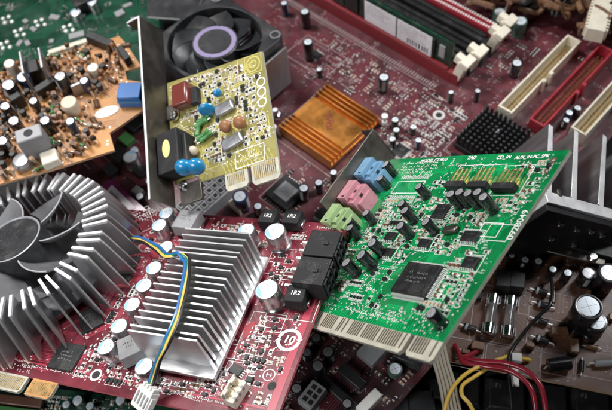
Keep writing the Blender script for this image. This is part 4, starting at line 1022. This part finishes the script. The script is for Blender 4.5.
# ================================================================== brown power board (right)
bp = Board('amplifier_board', 'dark brown board with glass fuses, diodes and a large black capacitor, lower right', 'circuit board', UP, (1, -.27, .03), ray(500, 300) * 336)
b = bp
xl, yl = b.P(430, 350); br_ = b.P(546, 381); 0 and print('bp', b.P(430, 350), b.P(546, 381), b.P(612, 393), b.P(612, 200), b.P(500, 240))
yb_ = (b.P(546, 381)[1] + b.P(470, 365)[1]) / 2
out = [(-46, yb_), (90, yb_), (90, 62), (-46, 62)]
pb = MB(); pb.extr(out, -1.6, 0, 'brown', 'tan_r')
traces(pb, out, 160, 'brown_t', via='silk_d', w=.8, pitch=1.7, seed=5, L=(5, 20), kmax=4)
silk = MB()
def lying(px, py, r, L_, m, ang, name, z=None, band=None, lead=3):
    x, y = b.P(px, py, r); q = MB(); z = z or r + .2; T = Matrix.Translation((0, 0, z)) @ Matrix.Rotation(math.pi / 2, 4, 'Y')
    q.lathe([(r * .9, -L_ / 2), (r, -L_ / 2 + .3), (r, L_ / 2 - .3), (r * .9, L_ / 2)], m, 18, T)
    if band: q.lathe([(r * 1.03, -L_ * .36), (r * 1.03, -L_ * .2)], band, 18, T)
    q.tube([(-L_ / 2 - lead, 0, 0), (-L_ / 2 - lead + .6, 0, z), (L_ / 2 + lead - .6, 0, z), (L_ / 2 + lead, 0, 0)], .35, 'pad', 8)
    b.take(x, y, L_ / 2); return b.part(name, q, (x, y, 0), ang)
def fuse(pxa, pya, pxb, pyb):
    (xa, ya), (xb, yb) = b.P(pxa, pya, 4), b.P(pxb, pyb, 4); L_ = math.hypot(xb - xa, yb - ya); an = math.atan2(yb - ya, xb - xa); cx, cy = (xa + xb) / 2, (ya + yb) / 2
    T = Matrix.Translation((0, 0, 4)) @ Matrix.Rotation(math.pi / 2, 4, 'Y')
    q = MB(); q.lathe([(2.35, -L_ / 2), (2.35, L_ / 2)], 'glass', 24, T); o = b.part('fuse', q, (cx, cy, 0), an)
    for s_ in (-1, 1):
        q = MB(); q.lathe([(2.55, s_ * (L_ / 2 - 2.6)), (2.7, s_ * (L_ / 2 - 2.5)), (2.7, s_ * (L_ / 2 + 2.4)), (2.3, s_ * (L_ / 2 + 2.6))][::s_], 'chrome', 24, T); b.part('fuse_cap', q, parent=o)
        q = MB(); xx = s_ * L_ / 2
        for sy in (-1, 1): q.box(xx - 2.2, xx + 2.2, sy * 3.1 - .2, sy * 3.1 + .2, .1, 5.6, 'chrome')
        q.box(xx - 2.2, xx + 2.2, -3.1, 3.1, .1, .6, 'chrome'); b.part('fuse_clip', q, parent=o)
    q = MB(); q.tube([(-L_ / 2, 0, 4), (L_ / 2, 0, 4)], .12, 'chrome', 5); b.part('fuse_wire', q, parent=o); b.take(cx, cy, L_ / 2)
fuse(493.5, 300, 489, 329); fuse(511.5, 302, 508, 332)
cap(b, 590, 306.5, 6.3, 20, 'black'); cap(b, 608, 273, 5.2, 16, 'dark'); cap(b, 597, 322, 5, 11, 'black'); cap(b, 588, 273, 3.6, 10, 'dark')
for px, py, r in [(525, 259, 2.4), (539, 261, 2.4), (553, 269, 2.4), (568, 272.5, 2.6), (512, 256, 2)]: cap(b, px, py, r * .85, 9, 'black')
for px, py, a in [(541, 292, -.15), (543, 305, -.15), (541, 321, -.2), (542, 340, -.2), (470, 328, -.2)]: lying(px, py, 1.6, 6, 'black', a, 'diode', band='stripe')
lying(559, 364.5, 3.2, 10, 'sleeve', .35, 'capacitor', lead=1); lying(604, 363, 1.7, 8, 'pgrey', .25, 'resistor'); lying(450, 310, 1.2, 5, 'amber', -.2, 'resistor')
def bb(px, py, w, d, h, ang, m, name, bev=.4):
    x, y = b.P(px, py, h); q = MB(); q.ob(0, 0, w, d, .1, h, 0, m, .96, .96); b.take(x, y, (w + d) / 4); return b.part(name, q, (x, y, 0), ang, bev)
bb(504, 278, 7, 9, 8, 0, 'black', 'bridge_rectifier'); bb(518, 279, 7, 9, 8, 0, 'black', 'bridge_rectifier'); bb(478, 345, 6, 4, 4, 0, 'amber', 'resistor'); bb(560, 330, 8, 4, 5, .2, 'amber', 'resistor'); bb(575, 345, 4, 7, 4, .1, 'amber', 'resistor')
for (px, py, w, d) in [(453, 351, 30, 14), (512, 359, 26, 13), (604, 365, 26, 14), (558, 365, 16, 10), (500, 316, 26, 30), (545, 305, 24, 14)]:
    x, y = b.P(px, py); silk.rect(x, y, w, d, .35, .1, 'silk_d')
labels(b, silk, out, 60, 6, 'silk_d', 1.8); vias(b, silk, out, 220, 3, .5, 'silk_d')
rnd = random.Random(5)
for t in range(70):
    x, y = rnd.uniform(-44, 80), rnd.uniform(yb_ + 3, 58)
    if b.free(x, y, 3):
        q = MB(); k = rnd.random()
        if k < .5: 
            L_ = 5; T = Matrix.Translation((0, 0, 1.5)) @ Matrix.Rotation(math.pi / 2, 4, 'Y'); q.lathe([(1.1, -2.6), (1.1, 2.6)], rnd.choice(['amber', 'tan_r', 'black']), 12, T); q.tube([(-4.5, 0, 0), (-4, 0, 1.5), (4, 0, 1.5), (4.5, 0, 0)], .3, 'pad', 6); b.part('resistor', q, (x, y, 0), rnd.choice((0, 1.57)))
        else: q.ob(0, 0, 4, 2.4, .1, rnd.uniform(3, 6), 0, rnd.choice(['black', 'amber', 'black']), .9, .9); b.part('film_capacitor', q, (x, y, 0), rnd.choice((0, 1.57)), .3)
        b.take(x, y, 2.5)
b.part('circuit_board', pb); b.part('printed_marks', silk)
# ================================================================== aluminium heatsink standing at the right edge
hs = Board('aluminium_heatsink', 'tall silver aluminium heatsink with parallel fins standing behind the green card corner', 'heatsink', (.5, .5, .7), (.85, -.2, -.47), ray(578, 203) * 318)
b = hs
# profile on local x (along the comb) / y (fins upwards); extruded down local -z
0 and print('hs', [b.P(*p) for p in [(551, 124), (576, 130), (605, 134), (549, 190), (574, 201), (601, 207), (612, 215)]])
q = MB(); bot = b.P(560, 199); bot2 = b.P(612, 213); an = math.atan2(bot2[1] - bot[1], bot2[0] - bot[0])
ux, uy = math.cos(an), math.sin(an)
def hp(s_, t): return (bot[0] + ux * s_ - uy * t, bot[1] + uy * s_ + ux * t)
D = 42
q.extr([hp(-9, -3.6), hp(50, -3.6), hp(50, 2.6), hp(-9, 2.6)], -D, 0, 'alu_w', 'alu_w')
o = b.part('spine', q, bevel=.3)
tops = [(551, 125), (576.5, 131), (605, 135.5), (634, 142)]; foots = [(549, 192), (574, 199), (601, 206), (629, 213)]
for tp_, ft in zip(tops, foots):
    a = b.P(*tp_); c = b.P(*ft); d = Vector((a[0] - c[0], a[1] - c[1])); n = Vector((-d.y, d.x)).normalized() * 1.4
    q = MB(); q.extr([(c[0] - n.x * 1.3, c[1] - n.y * 1.3), (c[0] + n.x * 1.3, c[1] + n.y * 1.3), (a[0] + n.x, a[1] + n.y), (a[0] - n.x, a[1] - n.y)], -D, 0, 'alu_w', 'alu_d'); b.part('fin', q, parent=o, bevel=.3)  # end faces paler than the sides: overhead light put into the colour
q = MB(); q.extr([hp(-9, -7), hp(50, -7), hp(50, -3.7), hp(-9, -3.7)], -D, -1.5, 'black_m', 'black_m'); b.part('black_plate', q, bevel=.3)  # plain black plate along the front of the spine
for s_, z in ((6, -8), (18, -9), (27, -8), (36, -9), (13, -20), (30, -21)):
    q = MB(); q.lathe([(1.5, 0), (1.5, 1), (1, 1.5)], 'chrome', 14, Matrix.Translation((*hp(s_, -7), z)) @ Matrix.Rotation(an, 4, 'Z') @ Matrix.Rotation(math.pi / 2, 4, 'X')); b.part('screw', q)
x_, y_ = b.P(559, 193); q = MB(); q.lathe([(1.8, -1), (1.8, .6), (1.2, .8)], 'steel', 16, c=(x_, y_)); b.part('rivet', q)
# transistor block with metal tabs below the heatsink
tr = sibling('transistor_module', 'dark flat module with two screws at the back of the brown board', 'electronic module', bp, *bp.P(566, 238, 10), 0, -.1)
q = MB(); q.box(-22, 30, -4, 14, 0, 9, 'black'); q.box(-20, 20, -8, -4, 6, 7, 'steel'); tr.part('module_body', q, bevel=.6)
for x in (-15, 14): q = MB(); q.lathe([(2.4, 7), (2.4, 8.2), (1.6, 9)], 'chrome', 16, c=(x, -5.5)); tr.part('screw', q)
# ================================================================== purple sticker board and dark card (left of centre)
pl = Board('labelled_board', 'purple edged board with a white barcode label, left of the long bracket', 'circuit board', (-.1, .45, .88), (.66, -.75, .0), ray(122, 196) * 386)
b = pl
P_ = b.PP([(110.5, 179.5), (146, 211), (120, 212), (98, 196)])
q = MB(); q.extr(b.PP([(111, 179), (150, 213), (130, 222), (88, 198)]), -1.6, 0, 'purple_b', 'purple_b'); b.part('circuit_board', q)
q = MB(); L4 = b.PP([(112, 185), (136, 208), (124, 213), (103, 196)]); q.extr(L4, .05, .25, 'paper', 'paper')
L5 = b.PP([(111, 191), (122, 202), (117, 204.5), (107, 194)]); (ax, ay), (bx_, by_), (cx2, cy2), (dx2, dy2) = L5
for i in range(14):
    t = i / 14; e = t + random.uniform(.02, .05)
    q.add([(ax + (bx_ - ax) * t, ay + (by_ - ay) * t, .32), (ax + (bx_ - ax) * e, ay + (by_ - ay) * e, .32), (dx2 + (cx2 - dx2) * e, dy2 + (cy2 - dy2) * e, .32), (dx2 + (cx2 - dx2) * t, dy2 + (cy2 - dy2) * t, .32)], [(0, 1, 2, 3)], 'ink')
b.part('barcode_label', q)
dk = Board('dark_circuit_board', 'maroon board coloured dark for the shadow between the round cooler and the long bracket', 'circuit board', UP, (.73, -.55, .41), ray(125, 160) * 413)
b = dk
q = MB(); q.extr([(-60, -40), (80, -40), (80, 50), (-60, 50)], -1.6, 0, 'maroon_shaded', 'edge'); traces(q, [(-40, -38), (70, -38), (70, 48), (-40, 48)], 120, 'maroon_t', via='silk_d', w=.6, pitch=1.3, seed=5); labels(b, q, [(-40, -38), (70, -38), (70, 48), (-40, 48)], 50, 4, 'silk_d', 1.4); b.part('circuit_board', q)
cap(b, 129.5, 157, 4.3, 9, 'can'); cap(b, 139, 196, 2.6, 7, 'black'); cap(b, 150, 180, 2.6, 7, 'can'); cap(b, 134, 150, 2.4, 6, 'can')
def db(px, py, w, d, h, ang, m, name):
    x, y = b.P(px, py, h); q = MB(); q.ob(0, 0, w, d, .1, h, 0, m, .96, .96); return b.part(name, q, (x, y, 0), ang, .4)
db(137, 190, 6, 5, 4, .1, 'pgrey', 'connector'); db(118, 152, 12, 9, 5, .1, 'black', 'chip'); db(140, 170, 9, 6, 3, .1, 'black', 'chip'); db(126, 138, 9, 7, 4, 0, 'green_r', 'connector'); db(136, 122, 9, 12, 4, 0, 'black', 'connector'); db(110, 168, 9, 6, 4, 0, 'fan', 'connector')
db(196, 205, 14, 8, 4, 0, 'beige', 'connector')
# ================================================================== dark board in the gap below the green card
lb = Board('shadowed_board', 'maroon board coloured dark for the deep shadow below the gold fingers of the green card', 'circuit board', UP, (.73, -.62, .3), ray(360, 380) * 322)
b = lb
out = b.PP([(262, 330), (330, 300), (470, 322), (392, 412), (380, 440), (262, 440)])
q = MB(); q.extr(out, -1.6, 0, 'maroon_shaded', 'maroonp'); traces(q, out, 160, 'maroon_t', via='silk_d', w=.5, pitch=1.1, seed=9); labels(b, q, out, 50, 4, 'silk_d', 1.2); vias(b, q, out, 120, 3, .35, 'silk_d'); 
lb_pcb = q
for px, py, r, h, st in [(317, 366, 3, 10, 'dark'), (329, 352, 3, 9, 'dark'), (316, 338, 2.5, 8, 'dark'), (306, 352, 2.4, 8, 'dark'), (347, 404, 2.4, 6, 'dark'), (296, 388, 2.6, 8, 'dark'), (395, 369, 3.4, 4, 'green')]: cap(b, px, py, r, h, st)
def lbx(px, py, w, d, h, ang, m, name, bev=.4):
    x, y = b.P(px, py, h); q = MB(); q.ob(0, 0, w, d, .1, h, 0, m, .97, .97); b.take(x, y, (w + d) / 4); return b.part(name, q, (x, y, 0), ang, bev)
o = lbx(312, 394, 12, 8, 7, 1.57 + .1, 'pgrey', 'connector')
t = MB()
for i in range(3):
    for j in range(2): t.box(-4.4 + i * 3.2, -2.2 + i * 3.2, -2.9 + j * 3, -.7 + j * 3, 7.02, 7.06, 'black_m')
b.part('contact_holes', t, parent=o)
lbx(369, 401, 5, 13, 6, -.05, 'white', 'connector', .6); lbx(374, 348, 14, 10, 5, 1.57, 'pgrey', 'connector'); lbx(352, 376, 14, 5, 4, 0, 'fan', 'connector'); lbx(338, 392, 22, 4, 3, 0, 'fan', 'connector'); lbx(410, 352, 14, 10, 6, .3, 'fan', 'connector')
silk = MB(); scatter(b, silk, b.PP([(270, 340), (330, 325), (440, 345), (390, 405), (280, 430)]), 60, seed=4, prt=.3, pr='silk_d'); b.part('printed_marks', silk); b.part('circuit_board', lb_pcb)
g2 = Board('small_green_board', 'dark green board with black relays at the bottom edge beside the ribbon cable', 'circuit board', UP, (1, 0, 0), ray(400, 395) * 345)
b = g2
q = MB(); q.extr(b.PP([(370, 372), (458, 372), (458, 440), (370, 440)]), -1.6, 0, 'dgreen', 'edge'); b.part('circuit_board', q)
for px, py, w, d in [(421, 402, 14, 12), (400, 400, 10, 12), (438, 388, 8, 10)]:
    x, y = b.P(px, py, 6); q = MB(); q.ob(0, 0, w, d, .1, 6, 0, 'fan', .96, .96); b.part('relay', q, (x, y, 0), 0, .5)
# ================================================================== green board under the graphics card (bottom left)
g3 = Board('bottom_board', 'green and black board with metal parts showing under the red card at the bottom edge', 'circuit board', UP, (1, -.15, 0), ray(80, 400) * 345)
b = g3
q = MB(); q.extr(b.PP([(-60, 385), (50, 388), (260, 415), (260, 480), (-60, 480)]), -1.6, 0, 'dgreen', 'edge'); traces(q, b.PP([(-40, 390), (50, 392), (200, 412), (200, 460), (-40, 460)]), 60, 'dgreen_t', via='pad', w=.6, pitch=1.3, seed=4); b.part('circuit_board', q)
for px, py, r, h, st in [(78, 400, 2.6, 5, 'can'), (66, 404, 2.2, 5, 'green'), (120, 400, 2.4, 5, 'can'), (90, 406, 2, 4, 'can')]: cap(b, px, py, r, h, st)
x, y = b.P(14, 400, 3); q = MB(); q.ob(0, 0, 30, 5, .1, 3, 0, 'brown', .98, .9); b.part('connector', q, (x, y, 0), 0, .4)
q = MB(); x, y = b.P(8, 409, 3); q.ob(0, 0, 34, 3, .1, 3, 0, 'green_r', .98, .9); b.part('connector', q, (x, y, 0), 0, .4)
silk = MB(); scatter(b, silk, b.PP([(40, 392), (140, 404), (140, 425), (40, 425)]), 40, seed=4, prt=.5); b.part('printed_marks', silk)
# ================================================================== cables
def cable(name, label, cat, pts, r, m, group=None):
    """pts: (px, py, h above the brown board)"""
    P3 = spline(ctm(bp, pts), 10); o0 = P3[0]; e = bpy.data.objects.new(name, None)
    q = MB(); q.tube([((p - o0).dot(bp.u), (p - o0).dot(bp.w), (p - o0).dot(bp.n)) for p in P3], r, m, 12)
    o = mkobj(name, q.mesh(name)); R = Matrix((bp.u, bp.w, bp.n)).transposed(); o.matrix_world = Matrix.Translation(W(o0)) @ (B @ R).to_4x4()
    tagm(o, label, cat, group); return o
cable('red_wire', 'dark red wire, the outer of two arching over the keyboard', 'wire', [(480, 349, 1), (470, 355, 4), (462, 358, 7), (480, 361, 12), (505, 363, 15), (525, 370, 17), (539, 383, 18), (544, 398, 17), (547, 420, 14)], 1.15, 'w_red', 'red wires over the keyboard')
cable('red_wire', 'dark red wire, the inner of two arching over the keyboard', 'wire', [(455, 345, 1), (459, 354, 4), (464, 362, 9), (485, 366, 13), (508, 370, 15), (524, 380, 16), (533, 394, 16), (537, 420, 12)], 1.15, 'w_red', 'red wires over the keyboard')
cable('yellow_wire', 'orange yellow wire, the left one of two hanging over the keyboard', 'wire', [(530, 360, 1), (522, 358.5, 4), (512, 356, 6), (500, 359, 9), (480, 366, 12), (462, 377, 12), (450, 393, 10), (443, 415, 6)], .9, 'w_yellow', 'yellow wires over the keyboard')
cable('yellow_wire', 'orange yellow wire that turns back down at the keyboard, right of its twin', 'wire', [(509, 354, 1), (502, 359, 6), (488, 368, 10), (474, 377, 11), (463, 385, 11), (462, 395, 10), (470, 405, 9), (478, 422, 5)], .9, 'w_yellow', 'yellow wires over the keyboard')
cable('black_wire', 'thin black wire curling over the brown board beside the fuses', 'wire', [(549, 268, 3), (552, 285, 9), (551, 303, 12), (540, 315, 11), (525, 331, 9), (512, 350, 8), (508, 365, 10), (510, 385, 10), (513, 420, 6)], .8, 'w_black')
q = MB(); tie = ctm(bp, [(516, 362, 10), (516, 384, 10)])
ct = sibling('cable_tie', 'small white nylon tie hanging beside the black wire', 'cable tie', bp, *bp.P(515, 372, 8), 8, 0)
q.ob(0, 0, 3.4, 13, -1, .3, .15, 'white', .8, .9); q.ob(0, 6.5, 4.5, 4, -1.4, 1.6, .1, 'white'); ct.part('strap', q, bevel=.4)
# ribbon cable: five strands side by side
rb = sibling('ribbon_cable', 'flat beige ribbon cable running down from under the green card', 'cable', bp, *bp.P(445, 380, 8), 8, 0)
for i in range(5):
    P3 = spline(ctm(bp, [(431 + i * 3.3, 345, 14), (434 + i * 3.5, 362, 12), (440 + i * 3.7, 385, 9), (447 + i * 4.0, 425, 5)]), 6)
    q = MB(); q.tube([((p - rb.o).dot(rb.u), (p - rb.o).dot(rb.w), (p - rb.o).dot(rb.n)) for p in P3], .72, 'ribbon', 8); rb.part('strand', q)
for i in range(4):
    P3 = spline(ctm(bp, [(432.7 + i * 3.3, 345, 13.4), (435.8 + i * 3.5, 362, 11.4), (441.9 + i * 3.7, 385, 8.4), (449 + i * 4.0, 425, 4.4)]), 6)
    q = MB(); q.tube([((p - rb.o).dot(rb.u), (p - rb.o).dot(rb.w), (p - rb.o).dot(rb.n)) for p in P3], .6, 'ribbon_d', 6); rb.part('web', q)
# ================================================================== top right corner: white ribbed plug, tangle of brown coils
wp = Board('white_plug', 'pale ribbed plastic plug at the top right corner', 'plug', UP, (.3, 1, 0), ray(601, 12) * 415)
q = MB(); q.ob(0, 0, 32, 11, -9, 0, 0, 'cream', .96, .92)
for i in range(11): q.box(-14 + i * 2.7, -12.6 + i * 2.7, 3.2, 6.6, -8, -.4, 'cream')
for i in range(11): q.box(-14 + i * 2.7, -12.6 + i * 2.7, -6.6, -5, -8, -.4, 'cream')
wp.part('plug_body', q, bevel=.3)
rnd = random.Random(3)
co = Board('wire_tangle', 'tangle of dark brown varnished wire in the far top right corner', 'wires', UP, (1, 0, 0), ray(560, 8) * 432)
for k in range(150):
    x, y = rnd.uniform(-50, 62), rnd.uniform(-14, 45); pts = []
    if x < -10: y += 14
    for i in range(6): pts.append((x + rnd.uniform(-9, 9), y + rnd.uniform(-9, 9), rnd.uniform(-4, 9)))
    q = MB(); q.tube(spline(pts, 5), rnd.uniform(.8, 1.9), rnd.choice(('amber', 'brown', 'black', 'amber')), 8); co.part('wire', q)
# grey drive plate at the top
gpl = Board('metal_plate', 'dark grey metal plate with a pale edge at the top, left of the fan', 'metal plate', UP, (1, -.05, 0), ray(200, 5) * 445)
q = MB(); q.extr(gpl.PP([(147, 16.5), (192, 20), (215, -30), (150, -40)]), -1.4, 0, 'fan', 'alu_w'); gpl.part('plate', q, bevel=.2)
# bolts beside the cooler
nb = sibling('standoff_nut', 'nickel hexagonal stand off nut right of the yellow card', 'nut', mbd, *mbd.P(275, 110, 8), 0, 0)
q = MB(); q.lathe([(3.6, .1), (3.6, 4), (3, 4.4)], 'chrome', 6); q.lathe([(1.9, 4.4), (1.9, 8), (1.5, 8.4)], 'chrome', 18); nb.part('nut_body', q)
